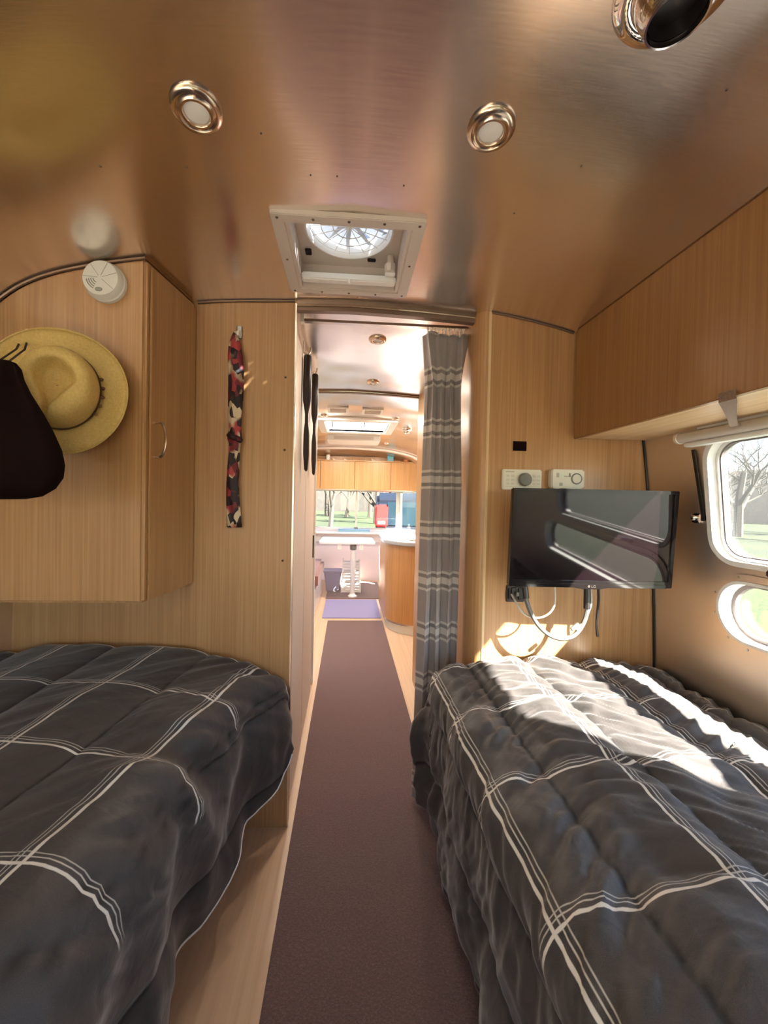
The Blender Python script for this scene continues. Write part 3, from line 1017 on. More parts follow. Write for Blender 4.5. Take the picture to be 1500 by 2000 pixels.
# ------------------------------------------------------------------ roof fan
fan = thing('roof_fan', 'square roof vent fan with round opening in the aluminium ceiling', 'fan', loc=(-0.012, 1.187, 0))
zc = hull_z(0.1) - 0.004
def sq(hx, hy, r=0.006):
    return rrect(-hx, hx, -hy, hy, r, 3)
MB().ring(sq(0.203, 0.185), sq(0.168, 0.158, 0.004), 'z', zc - 0.010, zc + 0.006).build('garnish_frame', 'fan_frame', fan, bevel=0.002, angle=30)
MB().ring(sq(0.170, 0.160, 0.004), sq(0.158, 0.150, 0.004), 'z', zc - 0.006, zc + 0.115).build('shaft', 'fan_frame', fan, angle=30)
circ = [(0.128 * math.cos(2 * PI * k / 44), 0.128 * math.sin(2 * PI * k / 44) - 0.026) for k in range(44)]
sqo = []
for k in range(44):
    a = 2 * PI * k / 44
    c, s_ = math.cos(a), math.sin(a)
    t_ = min(0.166 / max(1e-6, abs(c)), 0.155 / max(1e-6, abs(s_)))
    sqo.append((c * t_, s_ * t_))
MB().ring(sqo, circ, 'z', zc + 0.070, zc + 0.078).build('fan_plate', 'fan_frame', fan)
MB().lathe([(0.134, zc + 0.068), (0.128, zc + 0.066), (0.126, zc + 0.072), (0.128, zc + 0.125)], 44, Matrix.Translation((0, -0.026, 0))).build('fan_ring', 'fan_white', fan)
hub = MB().lathe([(0.0, zc + 0.086), (0.020, zc + 0.088), (0.026, zc + 0.098), (0.026, zc + 0.115)], 20, Matrix.Translation((0, -0.026, 0))).build('hub', 'fan_white', fan)
for k in range(10):
    a = 2 * PI * k / 10
    rows = []
    for rr in (0.024, 0.06, 0.095, 0.121):
        w = 0.012 + 0.23 * rr
        tw = R(24)
        rows.append([Matrix.Rotation(a, 3, 'Z') @ Vector((rr, d * w * math.cos(tw), d * w * math.sin(tw) * 0.5)) + Vector((0, -0.026, zc + 0.106)) for d in (-1, 0, 1)])
    MB().grid(rows).build('blade', 'blade', fan)
for rr in (0.05, 0.085, 0.118):
    MB().tube([(rr * math.cos(2 * PI * k / 40), rr * math.sin(2 * PI * k / 40) - 0.026, zc + 0.079) for k in range(41)], 0.0014, 6).build('guard_ring', 'fan_white', fan)
for k in range(8):
    a = PI * k / 8
    MB().tube([(0.126 * math.cos(a), 0.126 * math.sin(a) - 0.026, zc + 0.080), (-0.126 * math.cos(a), -0.126 * math.sin(a) - 0.026, zc + 0.080)], 0.0012, 6).build('guard_wire', 'fan_white', fan)
MB().lathe([(0.23, zc + 0.12), (0.225, zc + 0.17), (0.18, zc + 0.21), (0.08, zc + 0.235), (0.0, zc + 0.24)], 40).build('dome', 'dome', fan)
MB().box(-0.157, 0.157, 0.104, 0.132, zc - 0.004, zc + 0.020).build('screen_bar', 'fan_white', fan, bevel=0.004)
MB().lathe([(0.0, -0.014), (0.005, -0.012), (0.006, 0.0)], 10, Matrix.Translation((0.0, 0.110, zc + 0.0))).build('bar_pull', 'fan_white', fan)
kn = MB().lathe([(0.0, -0.026), (0.016, -0.024), (0.019, -0.016), (0.019, 0.0), (0.012, 0.002), (0.012, 0.03)], 8, Matrix.Translation((0.135, 0.085, zc + 0.042))).build('crank_knob', 'fan_frame', fan, angle=25)
MB().box(0.118, 0.152, 0.080, 0.090, zc + 0.006, zc + 0.018).build('crank_arm', 'fan_white', kn, bevel=0.002)
MB().box(-0.142, -0.122, 0.066, 0.092, zc + 0.062, zc + 0.071).build('rocker_switch', 'black', fan, bevel=0.002)
MB().box(0.060, 0.088, 0.098, 0.106, zc + 0.060, zc + 0.071).build('slide_switch', 'black', fan, bevel=0.002)
fs = MB().lathe([(0.0, -0.0025), (0.003, -0.002), (0.0042, 0.0)], 10).build('screw', 'rivet', fan)
pos = [(-0.186, -0.172), (-0.093, -0.172), (0, -0.172), (0.093, -0.172), (0.186, -0.172), (-0.186, 0), (0.186, 0),
       (-0.186, 0.172), (-0.093, 0.172), (0, 0.172), (0.093, 0.172), (0.186, 0.172)]
for k, (x, y) in enumerate(pos):
    p = (x, y, zc - 0.0098)
    if k == 0: fs.location = p
    else: copy_part(fs, fan, p)

# ------------------------------------------------------------------ beds and quilts
def interp(tab, x):
    if x <= tab[0][0]: return tab[0][1]
    for (a, b), (c, d) in zip(tab, tab[1:]):
        if x <= c:
            t = (x - a) / (c - a)
            t = t * t * (3 - 2 * t) * 0.4 + t * 0.6
            return b + (d - b) * t
    return tab[-1][1]
bedr = thing('bed', 'right twin bed hidden under the sunlit charcoal plaid quilt', 'bed')
MB().box(0.385, 1.185, -1.0, 1.415, 0.0, 0.30).build('base', flat('dark_base', (0.05, 0.035, 0.028), 0.6), bedr)
MB().box(0.365, 1.185, -1.0, 1.41, 0.30, 0.545).build('mattress', 'white_paint', bedr, bevel=0.03)
bedl = thing('bed', 'left twin bed hidden under the shaded charcoal plaid quilt', 'bed')
MB().box(-1.185, -0.46, -1.0, 1.445, 0.0, 0.30).build('base', flat('dark_base_left', (0.05, 0.035, 0.028), 0.6), bedl)
MB().box(-1.185, -0.385, -1.0, 1.44, 0.30, 0.525).build('mattress', 'white_paint', bedl, bevel=0.03)

def fbm(x, y, z, o=3):
    return noise.fractal(Vector((x, y, z)), 1.0, 2.0, o, noise_basis='PERLIN_ORIGINAL')
def ridge(v):
    return 1 - math.sqrt(v * v + 0.006) * 2

def quilt(name, sgn, top_tab, edge_fn, rad_fn, hem_fn, flare_fn, ya, yb, uvfn, stitch, wr, seed, ny=300):
    n1, n2, n3 = 150, 14, 84
    ysamp = [ya + (yb - ya) * j / (ny - 1) for j in range(ny)]
    rows, par = [], []
    for y in ysamp:
        xe, rr, zh = edge_fn(y), rad_fn(y), hem_fn(y)
        row, pr = [], []
        sc_end = min(1.0, (yb - y) / 0.05)
        drop = 0.035 * (1 - math.sqrt(max(0, 1 - (1 - sc_end) ** 2)))
        x1 = xe + rr
        # top
        for i in range(n1):
            x = 1.178 + (x1 - 1.178) * i / (n1 - 1)
            z = interp(top_tab, x) - drop
            row.append(Vector((x, y, z))); pr.append((x, y, 0.0, x))
        ze = row[-1].z
        s = 0.0
        for i in range(1, n2):
            a = PI / 2 * i / n2
            row.append(Vector((x1 - rr * math.sin(a), y, ze - rr * (1 - math.cos(a)))))
            s = rr * a
            pr.append((x1 - s, y, i / n2 * 0.3, x1 - s))
        L = ze - rr - zh
        for i in range(n3):
            t = i / (n3 - 1)
            row.append(Vector((xe - flare_fn(y, t), y, ze - rr - L * t)))
            pr.append((x1 - rr * PI / 2 - L * t, y, 0.3 + 0.7 * t, x1 - rr * PI / 2 - L * t))
        rows.append(row); par.append(pr)
    m = len(rows[0])
    out = []
    for j in range(ny):
        o = []
        for i in range(m):
            p = rows[j][i]
            du = rows[j][min(i + 1, m - 1)] - rows[j][max(i - 1, 0)]
            dw = rows[min(j + 1, ny - 1)][i] - rows[max(j - 1, 0)][i]
            nn = du.cross(dw)
            if nn.length > 1e-12: nn.normalize()
            if nn.z < -0.2 or (abs(nn.z) < 0.3 and nn.x > 0): nn = -nn
            u, v, dr, uu = par[j][i]
            o.append(p + nn * wr(u, v, dr) + (Vector((0, 0, 0)) if dr < 0.3 else Vector((0, 0, 0))))
        out.append(o)
    verts = [(sgn * p.x, p.y, p.z) for r in out for p in r]
    faces = [(j * m + i, j * m + i + 1, (j + 1) * m + i + 1, (j + 1) * m + i) for j in range(ny - 1) for i in range(m - 1)]
    if sgn > 0: faces = [f[::-1] for f in faces]
    me = bpy.data.meshes.new(name)
    me.from_pydata(verts, [], faces)
    uvl = me.uv_layers.new(name='UVMap')
    flatuv = [uvfn(par[k // m][k % m][0], par[k // m][k % m][1], par[k // m][k % m][2]) for k in range(len(verts))]
    for lp in me.loops:
        uvl.data[lp.index].uv = flatuv[lp.vertex_index]
    at_ = me.attributes.new('plaid', 'FLOAT', 'POINT')
    at_.data.foreach_set('value', [max(0.0, min(1.0, (0.34 + 0.05 * math.sin(par[k // m][k % m][1] * 9) - par[k // m][k % m][2]) * 40)) for k in range(len(verts))])
    at_ = me.attributes.new('stitch', 'FLOAT', 'POINT')
    sv = []
    for k in range(len(verts)):
        u, v, dr, _ = par[k // m][k % m]
        uu = skew(u, v) if sgn < 0 else u
        d = min(abs(uu - l) for l in stitch)
        sv.append(math.exp(-(d / 0.0042) ** 2))
    at_.data.foreach_set('value', sv)
    for p in me.polygons: p.use_smooth = True
    me.materials.append(M['quilt'])
    o = bpy.data.objects.new(name, me)
    COL.objects.link(o)
    sm = o.modifiers.new('thick', 'SOLIDIFY')
    sm.thickness = 0.008
    sm.offset = -1
    return o, out

def puff(u, lines, spacing, amp):
    """soft channel between stitch lines"""
    d = min(abs(u - l) for l in lines)
    t = min(1.0, d / (spacing / 2))
    return amp * (1 - (1 - t) ** 4.5) + amp * 0.35 * math.sin(t * PI / 2)

def skew(u, v):
    s = max(0.02, min(0.25, 0.23 - 0.3 * (u - 0.35)))
    return u - s * (1.45 - v)
# right quilt
st_r = [0.45 + 0.21 * k for k in range(-4, 5)]
def wr_r(u, v, dr):
    h = puff(u, st_r, 0.21, 0.015)
    # cross wrinkles running from the stitch lines
    w = ridge(fbm(u * 3.4 + 5, v * 17.0 + 2.0 * math.sin(u * 9), 1.3, 3)) * 0.0085 * (1.1 - 0.75 * dr)
    f = fbm(u * 7 + 2, v * 7, 4.1, 3) * 0.012 + ridge(fbm(u * 6 + 31, v * 6 + 3, 8.1, 2)) * 0.005 * (1 - 0.7 * dr)
    # short tucks
    for k in range(-1, 7):
        cy = 0.06 + k * 0.27 + (0.04 if k % 2 else 0)
        d = abs(v - cy - 0.02 * math.sin(u * 20))
        near = min(abs(u - l) for l in st_r)
        h -= 0.004 * math.exp(-(d / 0.014) ** 2) * math.exp(-(near / 0.045) ** 2)
    fold = 0.0
    if dr > 0:
        fold = dr * (0.016 * math.sin(v * 26 + 3.0 * fbm(v * 3, dr, 2.2)) + 0.012 * fbm(v * 8, dr * 1.5, 7.7))
    return h + w + f + fold
def flare_r(y, t):
    g = max(0.0, min(1.0, (y - 1.30) / 0.11))
    return g * 0.10 * math.sin(min(1, t * 2.2) * PI / 2) * (1 - 0.55 * t) - 0.012 * t
qr, qr_out = quilt('quilt', 1, [(0.34, 0.592), (0.40, 0.622), (0.46, 0.637), (0.63, 0.655), (0.93, 0.648), (1.10, 0.625), (1.178, 0.595)],
           lambda y: 0.325, lambda y: 0.075, lambda y: 0.075 + 0.05 * max(0, (y - 1.2) / 0.2), flare_r, -0.35, 1.398,
           lambda u, v, d: (u - 0.60, v - 1.075), st_r, wr_r, 1)
tag(qr, 'charcoal quilt with white plaid lines on the right bed, lit by sun patches', 'quilt', 'charcoal plaid quilts on the twin beds')

# left quilt
st_l = [-0.10, 0.165, 0.20, 0.48, 0.81, 1.14]
def wr_l(u, v, dr):
    us = skew(u, v)
    h = puff(us, st_l, 0.235, 0.010) + ridge(fbm(u * 4 + 3, v * 9 + u * 8, 6.1, 2)) * 0.003
    f = fbm(u * 4 + 12, v * 4, 3.3, 2) * 0.012
    edge = math.exp(-((u - 0.36) / 0.16) ** 2)
    w = ridge(fbm(u * 4 + 9, v * 15 + u * 16, 2.3, 2)) * 0.009 * edge
    big = 0.030 * math.exp(-((v - 0.86 + (u - 0.35) * 0.5) / 0.05) ** 2) * math.exp(-((u - 0.30) / 0.17) ** 2)
    dip = -0.024 * math.exp(-((v - 0.94 + (u - 0.35) * 0.5) / 0.05) ** 2) * math.exp(-((u - 0.34) / 0.15) ** 2)
    fold = 0.0
    if dr > 0:
        fold = dr * (0.018 * math.sin(v * 19 + 4.0 * fbm(v * 2.3, dr, 5.2)) + 0.014 * fbm(v * 6, dr * 1.4, 1.7))
    return h + w + f + fold + big + dip
def flare_l(y, t):
    g = max(0.0, min(1.0, (y - 1.05) / 0.38))
    return 0.014 * g * t - 0.012 * (1 - g) * t
ql, ql_out = quilt('quilt', -1, [(0.23, 0.565), (0.30, 0.605), (0.36, 0.635), (0.51, 0.676), (0.70, 0.695), (1.05, 0.70), (1.178, 0.685)],
           lambda y: interp([(0.3, 0.36), (0.9, 0.355), (1.1, 0.335), (1.25, 0.29), (1.43, 0.222)], y), lambda y: interp([(0.5, 0.14), (1.0, 0.12), (1.43, 0.045)], y),
           lambda y: interp([(0.4, 0.14), (0.9, 0.17), (1.25, 0.20), (1.34, 0.24), (1.43, 0.33)], y) + 0.02 * math.sin(y * 17), flare_l, -0.35, 1.430,
           lambda u, v, d: ((skew(u, v) - 0.31) * 0.27 / 0.33, v - 1.13 - 0.10 * max(0, 0.42 - u)), st_l, wr_l, 2)
tag(ql, 'charcoal quilt with white plaid lines on the left bed, in shade', 'quilt', 'charcoal plaid quilts on the twin beds')
MB().tube([(-r[-1].x - 0.000, r[-1].y, r[-1].z) for r in ql_out[::3]], 0.0026, 6).build('hem_piping', flat('white_piping', (0.75, 0.75, 0.73), 0.6), ql)

# ------------------------------------------------------------------ carpet runner and door mat
def rug(name, poly, mat, z, th):
    return MB().prism(poly, 'z', z, z + th).build(name, mat, None, bevel=0.0015)
ru = rug('carpet_runner', rrect(-0.185, 0.378, -0.9, 3.945, 0.01, 3), 'runner', 0.0004, 0.006)
tag(ru, 'long burgundy carpet runner lying down the aisle', 'carpet')
dm = rug('door_mat', rrect(-0.25, 0.375, 4.03, 4.79, 0.01, 3), 'mat', 0.0004, 0.008)
tag(dm, 'sunlit lavender mat beyond the end of the burgundy runner', 'mat')
fc = rug('lounge_carpet', rrect(-0.26, 0.47, 4.84, 5.85, 0.01, 3), 'runner', 0.0004, 0.006)
tag(fc, 'mauve carpet piece under the lounge table', 'carpet')

# ------------------------------------------------------------------ curtain
cu = thing('curtain', 'grey banded curtain gathered at the right side of the doorway', 'curtain', loc=(0, 0, 0))
NU, NV = 150, 90
rows, uvs = [], []
for j in range(NV):
    t = j / (NV - 1)
    z = 1.915 - (1.915 - 0.02) * t
    gat = min(1.0, t / 0.10)
    xl = interp([(0, 0.287), (0.12, 0.305), (0.35, 0.299), (0.6, 0.294), (1.0, 0.285)], t)
    xr = interp([(0, 0.460), (0.12, 0.443), (0.35, 0.458), (0.6, 0.455), (1.0, 0.440)], t)
    row = []
    for i in range(NU):
        u = i / (NU - 1)
        ph = u * 2 * PI * 3.9 + 0.7 * math.sin(2.1 * t + u * 3) + 0.5 * (1 - gat)
        amp = 0.014 + 0.013 * gat + 0.006 * math.sin(u * 9 + t * 4)
        xx = xl + (xr - xl) * u + 0.007 * math.sin(2 * ph + 0.6) + (1 - gat) * 0.012 * math.sin(ph * 1.0 + 1.1)
        yy = 1.535 + amp * math.sin(ph) + 0.006 * math.sin(ph * 0.5 + t * 5)
        zz = z + 0.008 * (1 - gat) * math.cos(ph) - 0.010 * (1 - gat) * u + 0.004 * math.sin(u * 7 + 1)
        row.append((xx, yy, zz))
    rows.append(row)
cb = MB().grid(rows)
co = cb.build('cloth', 'curtain', cu, angle=180)
uvl = co.data.uv_layers.new(name='UVMap')
for lp in co.data.loops:
    vi_ = lp.vertex_index
    uvl.data[lp.index].uv = ((vi_ % NU) / (NU - 1) * 0.6, co.data.vertices[vi_].co.z - 1.743)
s_ = co.modifiers.new('thick', 'SOLIDIFY')
s_.thickness = 0.0025
hk = MB().tube([(0, 0, -0.012), (0, -0.004, -0.004), (0, 0, 0.004), (0, 0.0, 0.016)], 0.0022, 6).box(-0.004, 0.004, -0.004, 0.004, 0.014, 0.022).build('glider_hook', 'white_plastic', cu)
for k in range(11):
    p = (0.305 + 0.0145 * k, 1.533 + 0.004 * (k % 2), 1.918)
    if k == 0: hk.location = p
    else: copy_part(hk, cu, p)
tr = thing('curtain_track', 'slim white curtain track above the gathered curtain', 'track')
MB().box(-0.19, 0.475, 1.525, 1.545, 1.938, 1.948).build('rail', 'satin', tr)
MB().box(-0.20, -0.186, 1.522, 1.548, 1.934, 1.965).build('end_stop', 'white_plastic', tr)

# ------------------------------------------------------------------ television
tv = thing('television', 'flat black television on the oak wall above the right bed', 'television', loc=(0.838, 1.262, 1.128))
tv.rotation_euler = (R(3.5), 0, R(-2.0))
hw, hh = 0.284, 0.168
MB().box(-hw, hw, 0.0, 0.022, -hh, hh).build('housing', 'black_gloss', tv, bevel=0.004)
MB().box(-0.20, 0.20, 0.020, 0.048, -0.13, 0.10).build('rear_cover', 'black', tv, bevel=0.01)
MB().ring(rrect(-hw, hw, -hh, hh, 0.004, 2), rrect(-hw + 0.013, hw - 0.013, -hh + 0.022, hh - 0.012, 0.001, 2), 'y', -0.006, 0.004).build('bezel', 'black_gloss', tv, bevel=0.0015)
MB().box(-hw + 0.012, hw - 0.012, -0.0015, 0.002, -hh + 0.021, hh - 0.011).build('screen', 'screen', tv)
MB().prism([(-hw + 0.02, -hh - 0.001), (-0.06, -hh - 0.001), (-0.03, -hh - 0.006), (0.03, -hh - 0.006), (0.06, -hh - 0.001), (hw - 0.02, -hh - 0.001), (hw - 0.02, -hh + 0.012), (-hw + 0.02, -hh + 0.012)], 'y', -0.009, 0.004).build('chin_strip', 'black_gloss', tv, bevel=0.001)
lg = MB().lathe([(0.0, 0.0006), (0.0045, 0.0006), (0.0045, 0.0)], 16, Matrix.Translation((-0.009, -0.0092, -hh + 0.004)) @ Matrix.Rotation(R(90), 4, 'X')).build('logo_disc', 'satin', tv)
fcv = bpy.data.curves.new('logo_letters', 'FONT')
fcv.body = 'LG'
fcv.size = 0.013
fcv.extrude = 0.0003
fo = bpy.data.objects.new('logo_tmp', fcv)
COL.objects.link(fo)
dg = bpy.context.evaluated_depsgraph_get()
fme = bpy.data.meshes.new_from_object(fo.evaluated_get(dg))
bpy.data.objects.remove(fo)
fme.materials.clear(); fme.materials.append(M['satin'])
lo = bpy.data.objects.new('logo_letters', fme)
COL.objects.link(lo)
lo.parent = tv
lo.location = (-0.001, -0.0094, -hh - 0.0005)
lo.rotation_euler = (R(90), 0, 0)
MB().box(-0.05, 0.05, 0.046, 0.075, -0.05, 0.05).build('mount_plate', 'black', tv, bevel=0.004)
MB().tube([(0, 0.07, 0), (0.05, 0.115, 0), (0.0, 0.152, 0)], 0.012, 8).build('mount_arm', 'black', tv)

# cables under the television
def cable(name, pts, r, mat, label, n=8):
    o = MB().tube(catmull(pts, 8), r, n).build(name, mat)
    tag(o, label, 'cable')
    return o
cable('television_cable', [(0.640, 1.345, 1.02), (0.638, 1.335, 0.94), (0.645, 1.325, 0.885), (0.672, 1.318, 0.825), (0.715, 1.315, 0.782), (0.765, 1.315, 0.765),
                (0.815, 1.318, 0.775), (0.850, 1.322, 0.815), (0.868, 1.328, 0.865), (0.872, 1.338, 0.93), (0.868, 1.345, 1.02)], 0.0078, 'cable', 'thick grey cable bundle looping below the television')
sl = bpy.data.objects
cbk = sl['television_cable']
MB().tube([(0.640, 1.345, 1.02), (0.638, 1.335, 0.945), (0.642, 1.330, 0.905)], 0.0105, 10).build('sleeve', 'black', cbk)
MB().tube([(0.868, 1.345, 1.02), (0.872, 1.338, 0.935), (0.868, 1.330, 0.868)], 0.0115, 10).build('sleeve', 'black', cbk)
cable('power_cord', [(0.612, 1.385, 0.905), (0.615, 1.352, 0.885), (0.632, 1.335, 0.853), (0.665, 1.330, 0.836), (0.705, 1.330, 0.838), (0.738, 1.332, 0.860), (0.752, 1.336, 0.90), (0.748, 1.342, 0.98)], 0.0034, 'cable_thin', 'thin pale cord looping from the dark wall socket to the television')
cable('aerial_lead', [(0.875, 1.340, 0.99), (0.884, 1.332, 0.92), (0.882, 1.328, 0.885), (0.868, 1.324, 0.850), (0.85, 1.322, 0.822), (0.825, 1.320, 0.795)], 0.0030, 'cable_thin', 'thin pale lead joining the thick cable loop at its right side')
cbb = cable('cable_tail', [(0.925, 1.36, 0.98), (0.926, 1.352, 0.90), (0.922, 1.352, 0.83), (0.926, 1.358, 0.79), (0.936, 1.366, 0.755)], 0.0045, 'black', 'loose black cable end hanging below the right half of the television')
plug = MB().box(0.800, 0.835, 1.312, 1.322, 0.800, 0.814).xf(Matrix.Translation((0.8175, 1.317, 0.807)) @ Matrix.Rotation(R(-38), 4, 'Y') @ Matrix.Translation((-0.8175, -1.317, -0.807)))
po = plug.build('plug', 'grey_plastic', sl['aerial_lead'], bevel=0.002)

# ------------------------------------------------------------------ wall fittings on the television wall
WY = 1.42
th_ = thing('climate_control', 'white control panel with round grey dial on the oak wall', 'thermostat', loc=(0.650, WY, 1.333))
MB().box(-0.076, 0.076, -0.016, 0.0, -0.038, 0.038).build('housing', 'cream_plastic', th_, bevel=0.004)
MB().lathe([(0.0, 0.015), (0.021, 0.014), (0.0235, 0.011), (0.0245, 0.0)], 28, Matrix.Translation((0.008, -0.016, 0)) @ Matrix.Rotation(R(90), 4, 'X')).build('dial', 'grey_plastic', th_)
gm = flat('printed_grey', (0.42, 0.41, 0.35), 0.6)
MB().lathe([(0.0275, 0.0003), (0.0285, 0.0003)], 28, Matrix.Translation((0.008, -0.0162, 0)) @ Matrix.Rotation(R(90), 4, 'X')).build('dial_scale', gm, th_)
bt0 = MB().box(-0.006, 0.006, -0.0012, 0.0, -0.004, 0.004).build('button', flat('cream_button', (0.62, 0.59, 0.49), 0.5), th_, bevel=0.001)
k = 0
for bx in (-0.056, -0.038, 0.046, 0.062):
    for bz in (0.013, -0.002, -0.016):
        p = (bx, -0.016, bz)
        if k == 0: bt0.location = p
        else: copy_part(bt0, th_, p)
        k += 1
MB().box(-0.064, -0.032, -0.0165, -0.0155, 0.0265, 0.0305).build('printed_name', gm, th_)
MB().box(-0.066, 0.070, -0.0165, -0.0155, -0.0265, -0.0255).build('printed_line', gm, th_)
cod = thing('gas_detector', 'small white gas detector with ringed round button beside the dial panel', 'detector', loc=(0.820, WY, 1.338))
MB().prism([(-0.060, -0.034), (0.060, -0.034), (0.064, -0.025), (0.064, 0.028), (0.060, 0.036), (-0.060, 0.036), (-0.064, 0.028), (-0.064, -0.025)], 'y', -0.030, 0.0).build('housing', 'cream_plastic', cod, bevel=0.004)
MB().lathe([(0.0165, 0.0), (0.0175, 0.003), (0.0205, 0.003), (0.0215, 0.0)], 28, Matrix.Translation((0.032, -0.0295, 0.002)) @ Matrix.Rotation(R(90), 4, 'X')).build('button_ring', 'grey_plastic', cod)
MB().lathe([(0.0, 0.004), (0.0165, 0.003), (0.0168, 0.0)], 28, Matrix.Translation((0.032, -0.0295, 0.002)) @ Matrix.Rotation(R(90), 4, 'X')).build('button', 'cream_plastic', cod)
MB().box(-0.046, -0.036, -0.031, -0.0295, 0.006, 0.022).build('grille', gm, cod)
MB().box(-0.032, -0.018, -0.031, -0.0295, 0.008, 0.020).build('window_label', flat('pale_green_label', (0.66, 0.72, 0.58), 0.5), cod)
MB().box(-0.018, 0.004, -0.031, -0.0295, 0.008, 0.012).build('slot', gm, cod)
MB().box(0.002, 0.008, -0.031, -0.0295, 0.008, 0.022).build('indicator', 'grey_plastic', cod)
MB().box(-0.034, -0.022, -0.031, -0.0295, -0.026, -0.014).build('grille', gm, cod)
MB().box(-0.052, -0.030, -0.026, 0.0, -0.050, -0.032).build('foot', 'white_plastic', cod, bevel=0.002)
MB().box(0.010, 0.032, -0.026, 0.0, -0.050, -0.032).build('foot', 'white_plastic', cod, bevel=0.002)
cp = thing('cover_plate', 'small black square plate on the oak wall above the dial panel', 'plate', loc=(0.643, WY, 1.460))
MB().box(-0.026, 0.026, -0.004, 0.0, -0.018, 0.018).build('plate', 'black_cloth', cp, bevel=0.001)
MB().box(-0.021, 0.021, -0.0055, -0.003, -0.013, 0.013).build('insert', 'black_cloth', cp, bevel=0.001)
so = thing('wall_socket', 'dark double socket low on the oak wall left of the cable loops', 'socket', loc=(0.640, WY, 0.902))
MB().box(-0.036, 0.036, -0.007, 0.0, -0.033, 0.033).build('plate', flat('brown_plastic', (0.035, 0.018, 0.014), 0.35), so, bevel=0.003)
for x in (-0.008, 0.019):
    MB().box(x - 0.010, x + 0.010, -0.010, -0.006, -0.023, 0.023).build('outlet', 'black', so, bevel=0.002)
MB().box(-0.030, -0.022, -0.010, -0.006, -0.020, 0.020).build('rocker', 'black', so, bevel=0.002)
MB().box(-0.002, 0.008, -0.022, -0.010, -0.008, 0.008).build('plug', 'grey_plastic', so, bevel=0.002)

# ------------------------------------------------------------------ smoke detector
sd = thing('smoke_detector', 'round white smoke detector high on the left wall cabinet', 'detector', loc=(-0.715, 1.1795, 1.858))
RX = Matrix.Rotation(R(90), 4, 'X')
MB().lathe([(0.066, 0.0), (0.066, 0.012), (0.063, 0.016)], 40, RX).build('base', 'white_plastic', sd)
MB().lathe([(0.063, 0.014), (0.061, 0.030), (0.056, 0.037), (0.0, 0.039)], 40, RX).build('cover', 'white_plastic', sd, angle=50)
gs = flat('detector_groove', (0.33, 0.32, 0.28), 0.6)
for k in range(4):
    rr = 0.018 + 0.007 * k
    MB().tube([(rr * math.cos(R(a)) - 0.004, -0.0385, rr * math.sin(R(a))) for a in range(190, 246, 6)], 0.0013, 6).build('sounder_slot', 'grey_plastic', sd)
for a in (20, 65, 125, 175, 320):
    MB().tube([(0.008 * math.cos(R(a)), -0.0388, 0.008 * math.sin(R(a))), (0.054 * math.cos(R(a)), -0.0372, 0.054 * math.sin(R(a)))], 0.0007, 6).build('groove', gs, sd)
MB().lathe([(0.0, 0.002), (0.011, 0.0015), (0.012, 0.0)], 20, Matrix.Translation((-0.004, -0.0378, -0.038)) @ RX @ Matrix.Scale(0.6, 4, (0, 1, 0))).build('test_button', gs, sd)

# ------------------------------------------------------------------ straw hat hung on the cabinet
sd.scale = (0.86, 0.9, 0.86)
hat = thing('straw_hat', 'yellow straw fedora hung on the left wall cabinet', 'hat', loc=(-0.780, 1.100, 1.520))
hat.rotation_euler = (0, 0, R(25))
hat.scale = (0.92, 0.92, 0.92)
def hat_xf(x, y, h):                       # x, y in the plane of the cabinet, h towards the room
    c, s_ = math.cos(R(-12)), math.sin(R(-12))
    return (c * x - s_ * y, -h, s_ * x + c * y)
NT = 72
rows = []
for rr in (0.0, 0.2, 0.4, 0.6, 0.8, 1.0):
    row = []
    for k in range(NT):
        a = 2 * PI * k / NT
        ix, iy = 0.090 * math.cos(a), 0.112 * math.sin(a)
        ox, oy = 0.163 * math.cos(a), 0.183 * math.sin(a)
        x = ix + (ox - ix) * rr
        y = iy + (oy - iy) * rr
        h = 0.010 + 0.030 * rr ** 2 * (math.cos(a) ** 2) - 0.012 * rr ** 2 * (math.sin(a) ** 2)
        row.append(hat_xf(x, y, h + 0.002))
    rows.append(row)
br = MB().grid(rows, close_u=True).build('brim', 'straw', hat, angle=180)
md = br.modifiers.new('thick', 'SOLIDIFY'); md.thickness = 0.004
MB().tube([rows[-1][k % NT] for k in range(NT + 1)], 0.0026, 6, cap=False).build('brim_edge', 'straw', br)
rows = []
prof = [(1.0, 0.0), (0.985, 0.02), (0.965, 0.045), (0.94, 0.07), (0.90, 0.088), (0.82, 0.101), (0.70, 0.106), (0.64, 0.1065), (0.58, 0.1065), (0.52, 0.1065), (0.46, 0.1065), (0.40, 0.1065), (0.34, 0.1065), (0.28, 0.1065), (0.20, 0.1065), (0.12, 0.1065), (0.02, 0.1065)]
for f_, h in prof:
    row = []
    for k in range(NT):
        a = 2 * PI * k / NT
        x = 0.092 * math.cos(a) * f_
        y = 0.114 * math.sin(a) * f_
        x *= 1 - 0.16 * (h / 0.106) ** 2 * (1 if math.sin(a) < 0 else 0) * abs(math.sin(a)) ** 1.5
        # teardrop dent
        tx, ty = x + 0.004, y - 0.012
        w = 0.043 if ty > 0 else 0.043 * max(0.12, 1 + ty / 0.085)
        d = math.sqrt((tx / w) ** 2 + (max(0, ty) / 0.050) ** 2)
        dent = 0.045 / (1 + math.exp((d - 0.95) * 13)) if h > 0.095 else 0.0
        if ty < -0.085: dent *= max(0, 1 - (-0.085 - ty) / 0.02)
        row.append(hat_xf(x, y, 0.014 + h - dent))
    rows.append(row)
MB().grid(rows, close_u=True).build('crown', 'straw', hat, angle=180)
band = MB()
band.grid([[hat_xf(0.0935 * f_ * math.cos(2 * PI * k / NT), 0.1155 * f_ * math.sin(2 * PI * k / NT), h) for k in range(NT)] for f_, h in ((1.0, 0.016), (1.012, 0.018), (1.0, 0.027), (0.985, 0.028))], close_u=True)
